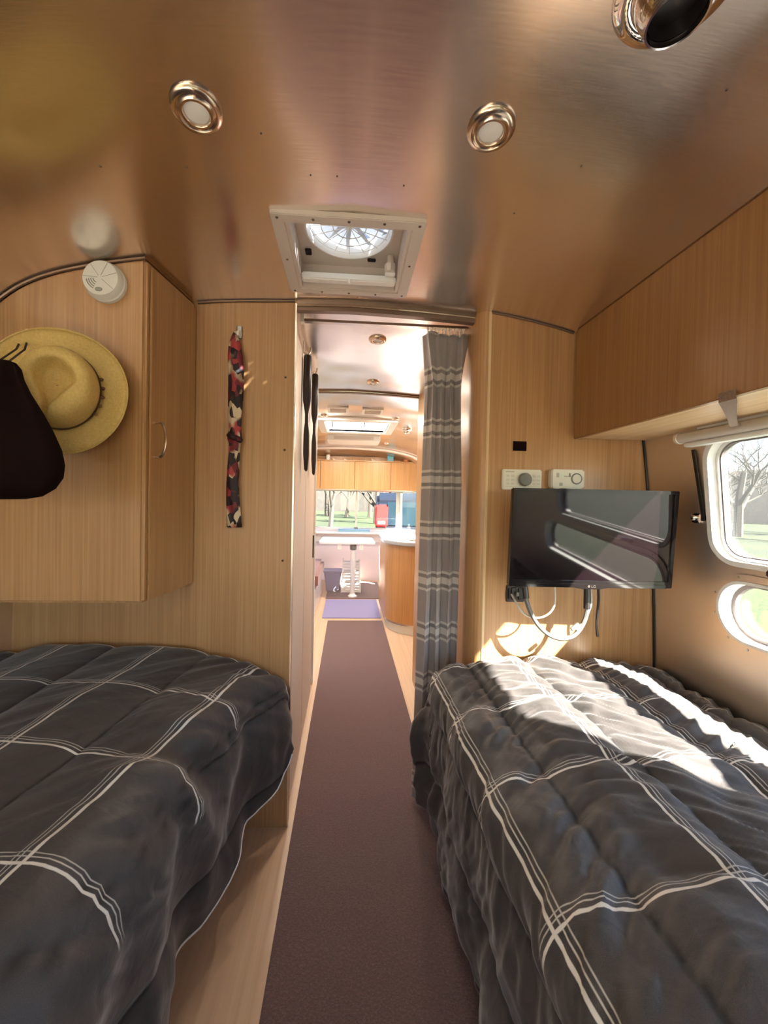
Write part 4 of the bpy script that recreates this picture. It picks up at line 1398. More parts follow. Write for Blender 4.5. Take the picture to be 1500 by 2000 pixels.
bo = band.build('band', flat('brown_cord', (0.10, 0.045, 0.02), 0.7), hat)
for k in range(5):
    a = R(-20 + 13 * k)
    p = Vector(hat_xf(0.099 * math.cos(a), 0.121 * math.sin(a), 0.026))
    MB().lathe([(0, -0.006), (0.0055, -0.003), (0.006, 0.003), (0, 0.006)], 8, Matrix.Translation(p)).build('bead', flat('brown_bead', (0.16, 0.07, 0.03), 0.4) if k == 0 else bpy.data.materials['brown_bead'], bo)

# ------------------------------------------------------------------ black bag at the left edge
bag = thing('cloth_bag', 'black pear-shaped cloth bag hanging in front of the straw hat', 'bag', loc=(-0.771, 0.905, 0))
zb = [(1.535 - (1.618 - z) * 0.833, w * 0.84) for z, w in [(1.618, 0.018), (1.612, 0.034), (1.598, 0.043), (1.57, 0.050), (1.535, 0.066), (1.485, 0.096), (1.435, 0.122), (1.385, 0.143), (1.345, 0.151), (1.31, 0.147), (1.28, 0.128), (1.258, 0.095), (1.250, 0.055), (1.248, 0.0)]]
rows = []
for z, w in [(1.537, 0.0)] + zb:
    rows.append([(w * math.cos(2 * PI * k / 40), 0.42 * w * math.sin(2 * PI * k / 40) + (0.004 * math.sin(6 * PI * k / 20) if w > 0.03 else 0), z) for k in range(40)])
MB().grid(rows, close_u=True).build('pouch', 'black_cloth', bag, angle=180)
for x in (-0.012, 0.010):
    MB().tube([(x, 0.0, 1.530), (x * 0.9 - 0.05, 0.11, 1.60), (x * 0.6 - 0.125, 0.222, 1.686)], 0.0022, 6).build('drawstring', flat('dark_cord', (0.05, 0.03, 0.02), 0.7), bag)
hk_ = thing('wall_hook', 'bent wire hook on the left wall cabinet holding the black bag', 'hook', loc=(-0.885, 1.18, 1.685))
MB().tube(catmull([(-0.07, -0.02, -0.002), (-0.03, -0.045, 0.006), (0.0, -0.058, 0.004), (0.045, -0.05, 0.004), (0.08, -0.03, -0.008), (0.088, -0.004, -0.016)], 6), 0.003, 8).build('wire_arm', 'gutter', hk_)
MB().box(-0.018, 0.016, -0.055, 0.0, 0.0, 0.012).build('bracket', 'shell', hk_, bevel=0.003)
MB().box(0.074, 0.098, -0.008, 0.0, -0.034, 0.004).build('back_plate', 'white_plastic', hk_, bevel=0.003)

# ------------------------------------------------------------------ scarf on its hook
sf = thing('scarf', 'red, black and cream patterned scarf hanging knotted on the left panel', 'scarf', loc=(-0.413, 1.428, 0))
zs = [(1.845, 0.004), (1.83, 0.010), (1.80, 0.020), (1.75, 0.026), (1.70, 0.028), (1.65, 0.027), (1.60, 0.026), (1.55, 0.025), (1.50, 0.022), (1.465, 0.024),
      (1.455, 0.026), (1.44, 0.020), (1.40, 0.020), (1.35, 0.021), (1.30, 0.022), (1.25, 0.023), (1.20, 0.024), (1.16, 0.025), (1.135, 0.027), (1.133, 0.004)]
rows = []
for q, (z, w) in enumerate(zs):
    off = 0.003 * math.sin(z * 13) - 0.004
    rows.append([(off + w * math.cos(2 * PI * k / 28) * (1 + 0.10 * math.cos(2 * PI * k / 28 * 3 + z * 22)), 0.55 * w * math.sin(2 * PI * k / 28) * (1 + 0.3 * math.cos(2 * PI * k / 28 * 4 + z * 30)), z) for k in range(28)])
MB().grid(rows, close_u=True).build('cloth', 'scarf', sf, angle=180)
MB().tube(catmull([(-0.022, -0.004, 1.468), (-0.010, -0.017, 1.462), (0.010, -0.017, 1.455), (0.020, -0.004, 1.450)], 5), 0.010, 8).build('knot', 'scarf', sf)
sh_ = thing('adhesive_hook', 'white plastic adhesive hook holding the patterned scarf', 'hook', loc=(-0.410, 1.45, 1.855))
MB().box(-0.010, 0.010, -0.005, 0.0, -0.030, 0.018).build('plate', 'white_plastic', sh_, bevel=0.003)
MB().tube(catmull([(0, -0.004, 0.0), (0, -0.014, -0.018), (0, -0.022, -0.022), (0, -0.026, -0.012)], 4), 0.005, 8).build('prong', 'white_plastic', sh_)

# ------------------------------------------------------------------ two dark straps hanging in the hallway
def strap(x, y, ztop, zbot, label, k=1.0):
    o = thing('hanging_strap', label, 'strap', 'dark straps hanging in the hallway', loc=(x, y, 0))
    H = ztop - zbot
    rows = []
    for t, w, d in ((0, 0.012, 0.022), (0.01, 0.0165, 0.026), (0.25, 0.0175, 0.028), (0.40, 0.0165, 0.026), (0.50, 0.0075, 0.020), (0.58, 0.0075, 0.020), (0.68, 0.0125, 0.022), (0.85, 0.0125, 0.022), (0.985, 0.007, 0.018), (1.0, 0.003, 0.010)):
        z = ztop - H * t
        rows.append([(w * k * sx, d * sy, z) for sx, sy in ((1, -0.7), (1, 0.7), (0.6, 1), (-0.6, 1), (-1, 0.7), (-1, -0.7), (-0.6, -1), (0.6, -1))])
    m = MB().grid(rows, close_u=True)
    n = len(m.v)
    m.f += [tuple(range(8))[::-1], tuple(range(n - 8, n))]
    m.build('strap_body', 'dark_strap', o, angle=50)
    MB().tube([(0, 0, ztop - 0.01), (0.0, 0, ztop + 0.014), (-0.006, 0, ztop + 0.022), (-0.012, 0, ztop + 0.014), (-0.010, 0, ztop - 0.01)], 0.002, 6).build('loop', 'chrome', o)
    return o
strap(-0.191, 1.735, 1.878, 1.368, 'long dark strap on the nearer chrome hook in the hallway')
strap(-0.190, 2.10, 1.915, 1.375, 'long dark strap on the farther chrome hook in the hallway')
def chook(x, y, z, label):
    o = thing('coat_hook', label, 'hook', 'chrome hooks in the hallway', loc=(x, y, z))
    MB().box(0, 0.004, -0.010, 0.010, -0.010, 0.050).build('plate', 'chrome', o, bevel=0.0015)
    MB().tube(catmull([(0.003, 0, 0.0), (0.018, 0, -0.010), (0.030, 0, 0.0), (0.034, 0, 0.022)], 5), 0.0035, 8).build('prong', 'chrome', o)
chook(-0.2135, 1.735, 1.895, 'chrome hook holding the nearer dark strap in the hallway')
chook(-0.2155, 2.10, 1.930, 'chrome hook holding the farther dark strap in the hallway')

# ------------------------------------------------------------------ kitchen cabinet with curved end
def island_poly(g=0.0):
    pts = [(1.19, 3.47 - g), (0.78, 3.47 - g)]
    for a in range(0, 91, 9):
        pts.append((0.74 - (0.36 + g) * math.sin(R(a)), 3.83 - (0.36 + g) * math.cos(R(a))))
    pts += [(0.38 - g, 4.45), (1.19, 4.45)]
    return pts
ic = thing('kitchen_cabinet', 'curved honey oak kitchen cabinet beyond the hallway', 'cabinet')
M['honey'] = wood('orange_oak_veneer', (0.38, 0.17, 0.05), (0.46, 0.22, 0.07), (0.53, 0.28, 0.10))
MB().prism(island_poly(0), 'z', 0.09, 0.83).build('curved_front', 'honey', ic, angle=50)
MB().prism(island_poly(-0.02), 'z', 0.0, 0.09).build('plinth', 'cream_plastic', ic, angle=50)
MB().prism(island_poly(0.006), 'z', 0.085, 0.10).build('plinth_trim', 'satin', ic, angle=50)
wt = MB().prism(island_poly(0.025), 'z', 0.8301, 0.865).build('worktop', 'worktop', None, bevel=0.006)
tag(wt, 'pale grey worktop on the curved kitchen cabinet', 'worktop')
sk = thing('sink_lid', 'white sink cover lying on the grey worktop', 'lid', loc=(0.80, 3.85, 0.8655))
MB().prism(rrect(-0.20, 0.20, -0.15, 0.15, 0.04), 'z', 0, 0.014).build('board', 'white_paint', sk, bevel=0.004)
MB().tube(catmull([(-0.05, 0, 0.014), (-0.04, 0, 0.03), (0.04, 0, 0.03), (0.05, 0, 0.014)], 4), 0.005, 8).build('grip', 'chrome', sk)

# ------------------------------------------------------------------ front end of the trailer
wf = structure('wall_front', 'front end wall under and around the lounge windows')
def facet(p0, p1, z0, z1, name, mat, th=0.04):
    a, b = Vector((*p0, 0)), Vector((*p1, 0))
    d = (b - a).normalized()
    n = Vector((-d.y, d.x, 0)) * th
    poly = [(a.x, a.y), (b.x, b.y), ((b + n).x, (b + n).y), ((a + n).x, (a + n).y)]
    MB().prism(poly, 'z', z0, z1).build(name, mat, wf)
PL = [(-1.22, 5.22), (-0.80, 6.0), (0.80, 6.0), (1.22, 5.22)]
WZ0, WZ1 = 0.80, 1.41
lav = flat('pale_lavender_panel', (0.62, 0.55, 0.58), 0.4)
for a, b in zip(PL, PL[1:]):
    facet(a, b, -0.05, WZ0, 'lower_panel', lav)
    facet(a, b, WZ1, 1.60, 'upper_panel', 'alu_wall')
for p in PL[1:3]:
    MB().box(p[0] - 0.022, p[0] + 0.022, p[1] - 0.012, p[1] + 0.04, WZ0, WZ1).build('corner_post', 'frame_white', wf)
def facet_window(name, p0, p1, label, mull=None):
    w = structure(name, label)
    a, b = Vector((*p0, 0)), Vector((*p1, 0))
    L = (b - a).length
    X = (b - a).normalized()
    mt = Matrix(((X.x, -X.y, 0, a.x), (X.y, X.x, 0, a.y), (0, 0, 1, 0), (0, 0, 0, 1)))
    MB().ring(rrect(0.015, L - 0.015, WZ0, WZ1, 0.02, 3), rrect(0.045, L - 0.045, WZ0 + 0.025, WZ1 - 0.022, 0.02, 3), 'y', 0.0, 0.03).xf(mt).build('window_frame', 'frame_alu', w)
    MB().box(0.03, L - 0.03, 0.014, 0.018, WZ0 + 0.01, WZ1 - 0.01).xf(mt).build('pane', 'glass', w)
    if mull is not None:
        MB().box(mull - 0.014, mull + 0.014, 0.0, 0.03, WZ0, WZ1).xf(mt).build('mullion', 'frame_alu', w)
        MB().box(mull - 0.03, mull + 0.03, -0.02, 0.0, WZ0 + 0.005, WZ0 + 0.03).xf(mt).build('latch', 'grey_plastic', w)
facet_window('window_7', PL[0], PL[1], 'left wrap-around lounge window')
facet_window('window_8', PL[1], PL[2], 'front lounge window with a centre mullion', 0.93)
facet_window('window_9', PL[2], PL[3], 'right wrap-around lounge window')
# domed roof of the front end
rows = []
for k in range(15):
    t = k / 14
    y = YF + 0.83 * math.sin(t * PI / 2)
    s = math.cos(t * PI / 2)
    row = []
    for x, z in [(-x, z) for x, z in PROF if z >= 1.40] + [(x, z) for x, z in PROF[::-1] if z >= 1.40][1:]:
        row.append((x * (0.66 + 0.34 * math.sqrt(s)), y, 1.40 + (z - 1.40) * (0.12 + 0.88 * s ** 0.8)))
    rows.append(row)
cf = MB().grid(rows).build('ceiling_front', 'alu_wall', angle=180)
tag(cf, 'domed aluminium end cap above the lounge', kind='structure')
s_ = cf.modifiers.new('thick', 'SOLIDIFY'); s_.thickness = 0.03

foh = thing('front_overhead_cabinet', 'pale oak overhead cabinet spanning above the front lounge window', 'cabinet')
MB().prism([(-1.0, 5.75), (-1.08, 5.52), (-0.6, 5.47), (0.6, 5.47), (1.08, 5.52), (1.0, 5.75)], 'z', 1.415, 1.80).build('carcass', 'oak', foh, smooth=False)
xd = [-1.07, -0.40, 0.085, 0.60, 1.07]
for a, b in zip(xd, xd[1:]):
    ya = 5.47 if abs(a) <= 0.62 else 5.52
    yb_ = 5.47 if abs(b) <= 0.62 else 5.52
    MB().add([(a + 0.004, ya - 0.016, 1.40), (b - 0.004, yb_ - 0.016, 1.40), (b - 0.004, yb_ - 0.001, 1.40), (a + 0.004, ya - 0.001, 1.40),
              (a + 0.004, ya - 0.016, 1.795), (b - 0.004, yb_ - 0.016, 1.795), (b - 0.004, yb_ - 0.001, 1.795), (a + 0.004, ya - 0.001, 1.795)],
             [(0, 3, 2, 1), (4, 5, 6, 7), (0, 1, 5, 4), (1, 2, 6, 5), (2, 3, 7, 6), (3, 0, 4, 7)]).build('door', 'oak', foh, bevel=0.002)
MB().prism([(-0.95, 5.50), (-0.6, 5.45), (0.6, 5.45), (0.95, 5.50), (0.95, 5.53), (0.6, 5.48), (-0.6, 5.48), (-0.95, 5.53)], 'z', 1.388, 1.40).build('light_rail', 'satin', foh)
MB().prism([(-0.95, 5.50), (-0.6, 5.455), (0.6, 5.455), (0.95, 5.50), (0.95, 5.515), (0.6, 5.47), (-0.6, 5.47), (-0.95, 5.515)], 'z', 1.80, 1.815).build('shelf_lip', 'oak', foh)

MB().box(-0.98, 0.98, 5.63, 5.645, 1.80, 1.885).build('back_board', 'oak', foh)
# ornaments on the shelf
def ornament(name, x, y, prof, mat, label, cat, n=18, parts=()):
    o = thing(name, label, cat, loc=(x, y, 1.8005))
    MB().lathe(prof, n).build('body', mat, o)
    for nm, pf, mt in parts:
        MB().lathe(pf, n).build(nm, mt, o)
    return o
ornament('glass_jar', -0.30, 5.56, [(0, 0), (0.030, 0), (0.032, 0.01), (0.032, 0.075), (0.026, 0.085)], 'frame_white', 'pale jar at the left end of the shelf over the front cabinet', 'jar',
         parts=[('lid', [(0.027, 0.085), (0.028, 0.098), (0, 0.10)], 'shell')])
def shell_thing(x, y, s, label):
    o = thing('seashell', label, 'shell', 'seashells on the front shelf', loc=(x, y, 1.8005))
    rows = []
    for j in range(15):
        t = j / 14
        a = t * 4 * PI
        r = 0.030 * s * (1 - t) ** 0.8 + 0.002
        c = Vector((0.05 * s * t - 0.02 * s + 0.010 * s * (1 - t) * math.cos(a), 0.010 * s * (1 - t) * math.sin(a), 0.030 * s + 0.006 * s * math.sin(a)))
        rows.append([c + Vector((0, r * math.cos(2 * PI * k / 12), r * math.sin(2 * PI * k / 12) * 0.95)) for k in range(12)])
    m = MB().grid(rows, close_u=True)
    m.f.append(tuple(range(12)))
    m.build('spiral', 'shell', o)
    MB().tube([(-0.021 * s, 0.012 * math.cos(q * PI / 4) * s, 0.030 * s + 0.016 * math.sin(q * PI / 4) * s) for q in range(9)], 0.003 * s, 6).build('lip', 'terracotta', o)
shell_thing(-0.22, 5.54, 0.9, 'small brown seashell next to the pale jar on the front shelf')
shell_thing(-0.06, 5.535, 0.95, 'larger seashell left of centre on the front shelf')
shell_thing(0.34, 5.54, 1.0, 'seashell right of centre on the front shelf')
bb = thing('blue_box', 'small turquoise box on the shelf over the front cabinet', 'box', loc=(0.60, 5.57, 1.8005))
MB().box(-0.045, 0.045, -0.03, 0.03, 0, 0.095).build('carton', 'teal', bb, bevel=0.003)
MB().box(-0.03, 0.03, -0.0315, -0.029, 0.03, 0.06).build('label_patch', 'blue_box', bb)
ornament('clay_pot', 0.83, 5.555, [(0, 0), (0.032, 0), (0.045, 0.05), (0.048, 0.052), (0.048, 0.062), (0.040, 0.062), (0.036, 0.03)], 'terracotta', 'orange clay pot at the right end of the front shelf', 'pot')
def vase(x, s, label):
    o = thing('white_vase', label, 'vase', loc=(x, 5.72, 1.8005))
    MB().lathe([(0, 0), (0.02 * s, 0), (0.032 * s, 0.03 * s), (0.018 * s, 0.06 * s), (0.022 * s, 0.075 * s)], 16).build('body', 'white_paint', o)
    for k in range(7):
        a = 2 * PI * k / 7
        MB().tube([(0, 0, 0.06 * s), (0.02 * s * math.cos(a), 0.02 * s * math.sin(a), 0.10 * s), (0.055 * s * math.cos(a), 0.03 * s * math.sin(a), 0.135 * s)], [0.0025, 0.0025, 0.0012], 5).build('stem', 'shell', o)

# front ceiling: skylight, vents, lamp
skl = thing('skylight', 'large bright rectangular skylight in the lounge ceiling', 'skylight', loc=(0.07, 3.745, 0))
zz = hull_z(0.3) - 0.002
MB().ring(rrect(-0.37, 0.37, -0.34, 0.34, 0.02, 3), rrect(-0.30, 0.30, -0.265, 0.265, 0.02, 3), 'z', zz - 0.022, zz + 0.01).build('garnish_frame', 'white_paint', skl, bevel=0.003)
MB().ring(rrect(-0.312, 0.312, -0.277, 0.277, 0.02, 3), rrect(-0.30, 0.30, -0.265, 0.265, 0.02, 3), 'z', zz - 0.01, zz + 0.13).build('shaft', 'white_paint', skl)
MB().box(-0.33, 0.33, -0.30, 0.30, zz + 0.13, zz + 0.136).build('pane', 'skylight', skl)
MB().box(0.22, 0.25, -0.26, 0.26, zz + 0.05, zz + 0.07).build('handle_bar', 'satin', skl, bevel=0.003)
def vent(x, y, w, d, label):
    o = thing('ceiling_vent', label, 'vent', 'air outlets in the lounge ceiling', loc=(x, y, hull_z(x) - 0.001))
    MB().ring(rrect(-w, w, -d, d, 0.008, 2), rrect(-w + 0.02, w - 0.02, -d + 0.02, d - 0.02, 0.004, 2), 'z', -0.012, 0.0).build('frame', 'white_paint', o)
    MB().box(-w + 0.02, w - 0.02, -d + 0.02, d - 0.02, -0.002, 0.0).build('back', 'fan_frame', o)
    for k in range(5):
        y_ = -d + 0.03 + (2 * d - 0.06) * k / 4
        MB().box(-w + 0.02, w - 0.02, y_ - 0.004, y_ + 0.004, -0.009, -0.002).build('slat', 'fan_frame', o)
vent(-0.095, 3.13, 0.085, 0.085, 'square air outlet at left of the lounge ceiling before the skylight')
vent(0.185, 3.14, 0.085, 0.085, 'square air outlet at right of the lounge ceiling before the skylight')
ac = thing('ceiling_unit', 'shallow white air unit on the lounge ceiling behind the skylight', 'air unit', loc=(0.05, 4.50, hull_z(0.3)))
MB().prism(rrect(-0.30, 0.30, -0.18, 0.18, 0.04, 4), 'z', -0.055, 0.02).build('housing', 'white_paint', ac, bevel=0.008)
MB().box(-0.22, 0.22, -0.186, -0.178, -0.045, -0.012).build('grille', 'fan_frame', ac)
for x in (-0.26, 0.26):
    MB().box(x - 0.03, x + 0.03, -0.186, -0.178, -0.048, -0.008).build('end_grille', 'white_plastic', ac, bevel=0.002)
l2 = thing('spot_light', 'small chrome spotlight on the lounge ceiling right of the skylight', 'light', loc=(0.56, 3.73, hull_z(0.56) - 0.001))
l2.rotation_euler = hull_normal(0.56).to_track_quat('Z', 'Y').to_euler()
MB().lathe([(0.05, 0.0), (0.05, 0.01), (0.04, 0.02), (0.03, 0.022), (0.03, 0.035), (0.022, 0.045), (0.018, 0.042), (0.018, 0.02)], 28).build('bezel', 'chrome', l2, angle=50)
MB().lathe([(0.0, 0.03), (0.018, 0.03)], 20).build('bulb_or_fill', 'lens', l2)
MB().box(-0.075, 0.075, -0.004, 0.004, 0.012, 0.020).build('crossbar', 'gutter', l2)
puck(-0.22, 3.36, 'round light on the lounge ceiling at the near left corner of the skylight', 0.034, 8.0)
puck(0.40, 3.36, 'round light on the lounge ceiling at the near right corner of the skylight', 0.034, 8.0)
puck(-0.17, 4.78, 'round light on the lounge ceiling left of the air unit', 0.034, 8.0)
puck(0.46, 4.78, 'round light on the lounge ceiling right of the air unit', 0.034, 8.0)

# lounge seats, table, bits on the floor
def sofa(x0, x1, ya, yb, label, aisle):
    o = thing('sofa', label, 'sofa')
    MB().box(x0, x1, ya, yb, 0.0, 0.30).build('base', 'white_paint', o, bevel=0.006)
    MB().box(x0 - (0.03 if aisle < 0 else 0), x1 + (0.03 if aisle > 0 else 0), ya - 0.02, yb, 0.30, 0.47).build('seat_cushion', 'mauve', o, bevel=0.035, seg=4)
    xb = x0 if aisle > 0 else x1
    MB().box(min(xb, xb + 0.16 * aisle), max(xb, xb + 0.16 * aisle), ya, yb, 0.47, 0.80).build('back_cushion', 'mauve', o, bevel=0.04, seg=4)
sofa(-1.17, -0.33, 4.05, 5.10, 'mauve sofa along the left side of the lounge', 1)
sofa(0.50, 1.02, 4.62, 5.10, 'mauve seat just visible behind the curved kitchen cabinet', -1)
tb = thing('lounge_table', 'white lounge table on a single white pedestal pole', 'table')
MB().prism(rrect(-0.36, 0.36, 4.86, 5.55, 0.06), 'z', 0.685, 0.715).build('table_top', 'white_paint', tb, bevel=0.006)
MB().tube([(0.077, 4.93, 0.010), (0.077, 4.93, 0.685)], 0.033, 16).build('pole', 'white_paint', tb)
MB().lathe([(0.034, 0.61), (0.042, 0.615), (0.042, 0.675), (0.034, 0.685)], 16, Matrix.Translation((0.077, 4.93, 0))).build('clamp', 'grey_plastic', tb)
MB().lathe([(0.06, 0.006), (0.06, 0.02), (0.045, 0.03), (0.034, 0.05)], 24, Matrix.Translation((0.077, 4.93, 0.001))).build('foot', 'white_paint', tb)
wb = thing('waste_bin', 'lavender tapered waste bin on the lounge floor by the left sofa', 'bin', loc=(-0.19, 5.32, 0.0066))
for nm, za, zb_, g in (('tub', 0.0, 0.26, 0.0), ('rim', 0.255, 0.275, 0.006)):
    rows = []
    for z in (za, zb_):
        s = 0.085 + 0.035 * z / 0.27 + g
        rows.append([(x, y, z) for x, y in rrect(-s, s, -s, s, 0.02, 4)])
    m = MB().grid(rows, close_u=True)
    n = len(rows[0])
    m.f.append(tuple(range(n)))
    if nm == 'rim': m.f.append(tuple(range(n, 2 * n)))
    m.build(nm, 'bin', wb)
def crate(x, y, z, w, d, h, label):
    o = thing('storage_crate', label, 'crate', 'white slatted crates stacked under the table', loc=(x, y, z))
    MB().box(-w, w, -d, d, 0, 0.008).build('bottom', 'white_paint', o)
    for sx in (-1, 1):
        for sy in (-1, 1):
            MB().box(sx * w - 0.010, sx * w + 0.010, sy * d - 0.010, sy * d + 0.010, 0, h).build('corner_post', 'white_paint', o)
    for k in range(3):
        za = 0.012 + (h - 0.03) * k / 3 + 0.006
        zb_ = za + (h - 0.03) / 3 - 0.016
        MB().box(-w, w, -d - 0.005, -d + 0.005, za, zb_).build('slat', 'white_paint', o)
        MB().box(-w, w, d - 0.005, d + 0.005, za, zb_).build('slat', 'white_paint', o)
        MB().box(-w - 0.005, -w + 0.005, -d, d, za, zb_).build('slat', 'white_paint', o)
        MB().box(w - 0.005, w + 0.005, -d, d, za, zb_).build('slat', 'white_paint', o)
crate(0.06, 5.24, 0.0065, 0.125, 0.09, 0.13, 'lowest white slatted crate behind the table pole')
crate(0.06, 5.24, 0.1375, 0.11, 0.085, 0.15, 'middle white slatted crate behind the table pole')
crate(0.06, 5.24, 0.2885, 0.11, 0.085, 0.15, 'topmost white slatted crate behind the table pole')
lg_ = thing('window_ledge', 'pale ledge below the front lounge window', 'ledge')
MB().box(-0.80, 0.80, 5.82, 5.995, 0.735, 0.765).build('shelf', 'white_paint', lg_, bevel=0.006)
MB().box(-0.80, 0.80, 5.975, 5.995, 0.60, 0.735).build('apron', 'white_paint', lg_)
bx = thing('storage_box', 'pale blue box on the ledge below the front window', 'box', loc=(0.10, 5.90, 0.7655))
MB().box(-0.24, 0.24, -0.06, 0.06, 0, 0.035).build('tray', 'blue_box', bx, bevel=0.006)
MB().box(-0.245, 0.245, -0.064, 0.064, 0.033, 0.041).build('lid', 'blue_box', bx, bevel=0.003)
bt = thing('spray_bottle', 'white bottle on the front ledge at right', 'bottle', loc=(0.76, 5.87, 0.7655))
MB().lathe([(0, 0), (0.028, 0), (0.03, 0.01), (0.03, 0.075), (0.012, 0.10), (0.012, 0.12), (0, 0.12)], 18).build('body', 'white_plastic', bt)
MB().lathe([(0.014, 0.11), (0.014, 0.135), (0, 0.138)], 14).build('cap', 'white_plastic', bt)
for x in (-0.12, 0.22):
    o = thing('wall_outlet', 'white outlet plate low on the front wall, %s of the table pole' % ('left' if x < 0 else 'right'), 'socket', 'outlets on the front wall', loc=(x, 5.999, 0.52))
    MB().box(-0.03, 0.03, -0.006, 0.0, -0.045, 0.045).build('plate', 'white_plastic', o, bevel=0.002)
    MB().box(-0.014, 0.014, -0.009, -0.005, -0.02, 0.02).build('outlet', 'cream_plastic', o, bevel=0.001)

# ------------------------------------------------------------------ outside
gr = MB().box(-120, 120, -60, 140, -0.80, -0.70).build('ground', 'grass')
tag(gr, 'sunlit green lawn around the trailer', kind='structure')
GZ = -0.70
def make_tree(seed, h):
    rnd = random.Random(seed)
    trunk, twigs = MB(), MB()
    def grow(p, d, L, r, depth):
        pts = [p]
        q = Vector(p)
        dd = Vector(d)
        for k in range(3):
            dd = (dd + Vector((rnd.uniform(-.18, .18), rnd.uniform(-.18, .18), rnd.uniform(-.02, .12)))).normalized()
            q = q + dd * L / 3
            pts.append(q.copy())
        (trunk if depth < 2 else twigs).tube(pts, [r, r * .85, r * .7, r * .55], 6 if depth < 2 else 4, cap=False)
        if depth >= 4: return
        for k in range(4 if depth < 3 else 4):
            t = rnd.uniform(0.35, 1.0)
            b = pts[min(3, int(t * 3))] .lerp(pts[min(3, int(t * 3) + 1)], t * 3 - int(t * 3)) if t < 1 else pts[3]
            a = rnd.uniform(0, 2 * PI)
            nd = (dd * 0.65 + Vector((math.cos(a), math.sin(a), rnd.uniform(-.1, .5))) * 0.75).normalized()
            grow(b, nd, L * rnd.uniform(.55, .75), r * .5, depth + 1)
    grow(Vector((0, 0, 0)), Vector((0, 0, 1)), h * .42, h * .028, 0)
    return trunk, twigs
protos = []
for s, h in ((3, 7.0), (11, 8.5), (23, 6.0)):
    a, b = make_tree(s, h)
    protos.append((a, b))
spots = [  # x, y, scale, proto, label
    (-1.2, 27, 1.0, 0, 'bare tree seen through the left half of the front window'),
    (2.4, 33, 1.1, 1, 'bare tree left of the dark car seen through the front window'),
    (-4.0, 36, 1.3, 2, None), (5, 40, 1.3, 0, None), (-8, 40, 1.2, 1, None), (-0.2, 44, 1.4, 2, None), (2.6, 46, 1.4, 0, None), (-2.6, 48, 1.4, 1, None),
    (27, 25, 1.25, 1, 'bare tree against the blue sky in the main bedroom window'),
    (29, 18, 1.2, 0, None), (34, 33, 1.4, 2, None), (21, 33, 1.2, 2, None), (39, 24, 1.5, 1, None), (44, 42, 1.6, 0, None), (50, 30, 1.6, 2, None)]
made = {}
for x, y, sc, k, lab in spots:
    t = thing('bare_tree', lab or ('bare tree at the far edge of the lawn beyond the front lounge window' if x < 15 else 'bare tree in the distance beyond the main bedroom window'),
              'tree', 'bare trees beyond the front window' if x < 15 else 'bare trees beyond the bedroom window', loc=(x, y, GZ))
    if k not in made:
        a = protos[k][0].build('trunk', 'bark', t)
        b = protos[k][1].build('twigs', 'twig', t)
        made[k] = (a, b)
    else:
        for q in made[k]:
            copy_part(q, t)
    t.scale = (sc, sc, sc)
    t.rotation_euler = (0, 0, x * 1.7)
# wooded bank closing the view
def bank(name, pts, h, label, seed):
    m = MB()
    rows = [[], [], [], []]
    for i, (x, y) in enumerate(pts):
        hh_ = h * (1 + 0.25 * fbm(i * 0.35, seed, 0.5, 3))
        rows[0].append((x, y, GZ - 0.2)); rows[1].append((x * 1.02, y * 1.02, GZ + hh_ * 0.6)); rows[2].append((x * 1.06, y * 1.06, GZ + hh_)); rows[3].append((x * 1.25, y * 1.25, GZ + hh_ * 1.1))
    o = MB().grid(rows).build(name, wood(name + '_bark', (0.010, 0.0085, 0.0075), (0.018, 0.016, 0.0135), (0.028, 0.025, 0.021), scale=0.03, rough=0.95, coat=0), angle=180)
    tag(o, label, kind='structure')
bank('wooded_hillside', [(70 * math.cos(R(a)), 70 * math.sin(R(a))) for a in range(-30, 151, 3)], 7.5, 'grey-brown wooded hillside behind the lawn', 4)

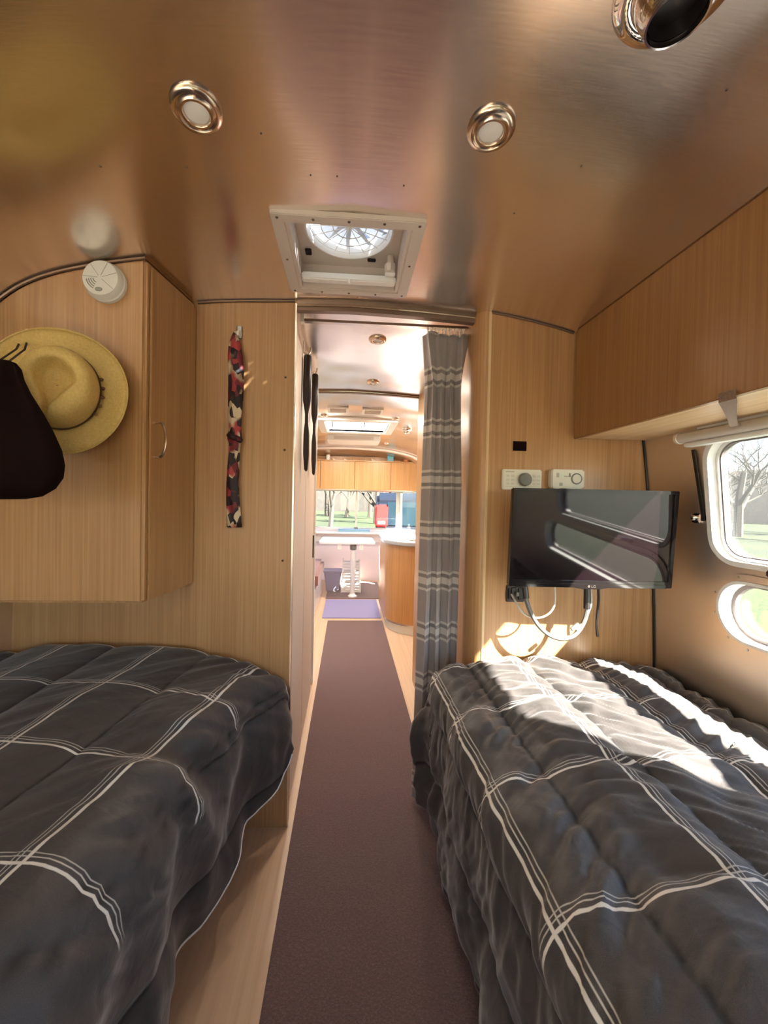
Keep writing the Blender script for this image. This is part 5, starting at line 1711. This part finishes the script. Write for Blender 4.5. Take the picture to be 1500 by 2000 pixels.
# parked car in front
car = thing('parked_car', 'dark blue parked car with a red tail light outside the front window', 'car', loc=(1.62, 8.6, GZ))
car.rotation_euler = (0, 0, R(-5))
car.scale = (1.08, 1.08, 1.12)
side = [(-2.2, 0.45), (-2.25, 0.75), (-2.15, 1.15), (-1.95, 1.75), (-1.6, 1.92), (0.2, 1.95), (0.75, 1.72), (1.25, 1.22), (2.2, 1.08), (2.35, 0.8), (2.35, 0.45)]
MB().prism([(y + 2.2, z) for y, z in side], 'x', -0.92, 0.92).build('body', 'car', car, bevel=0.07, seg=3)
MB().box(-0.70, 0.70, 0.055, 0.12, 1.22, 1.72).xf(Matrix.Shear('XZ', 4, (0, 0.0))).build('rear_window', 'car_glass', car, bevel=0.03)
for sx in (-1, 1):
    tl = MB().box(sx * 0.80 - 0.13, sx * 0.80 + 0.135, -0.06, 0.22, 1.22, 1.66).build('tail_light', 'tail', car, bevel=0.03)
    MB().box(sx * 0.80 - 0.08, sx * 0.80 + 0.08, -0.07, -0.05, 1.27, 1.34).build('reverse_lamp', 'white_plastic', tl, bevel=0.01)
    MB().box(sx * 0.925 - 0.012, sx * 0.925 + 0.012, 0.55, 3.0, 1.25, 1.74).build('side_window', 'car_glass', car, bevel=0.01)
    for wy in (0.85, 3.55):
        w = MB().lathe([(0.0, -0.11), (0.22, -0.11), (0.36, -0.10), (0.38, -0.05), (0.38, 0.05), (0.36, 0.10), (0.22, 0.11), (0, 0.11)], 28, Matrix.Translation((sx * 0.86, wy, 0.38)) @ Matrix.Rotation(R(90), 4, 'Y')).build('wheel', 'tyre', car)
        MB().lathe([(0.0, 0.02), (0.2, 0.015), (0.21, 0.0)], 20, Matrix.Translation((sx * 0.965, wy, 0.38)) @ Matrix.Rotation(R(90 * sx), 4, 'Y')).build('hub_cap', 'satin', w)
MB().box(-0.85, 0.85, -0.16, 0.05, 0.45, 0.70).build('bumper', 'black', car, bevel=0.04)
MB().box(-0.26, 0.26, -0.075, -0.05, 0.86, 0.98).build('number_plate_recess', 'white_plastic', car, bevel=0.005)
MB().box(-0.45, 0.45, -0.05, 0.0, 1.05, 1.10).build('chrome_trim', 'chrome', car, bevel=0.01)
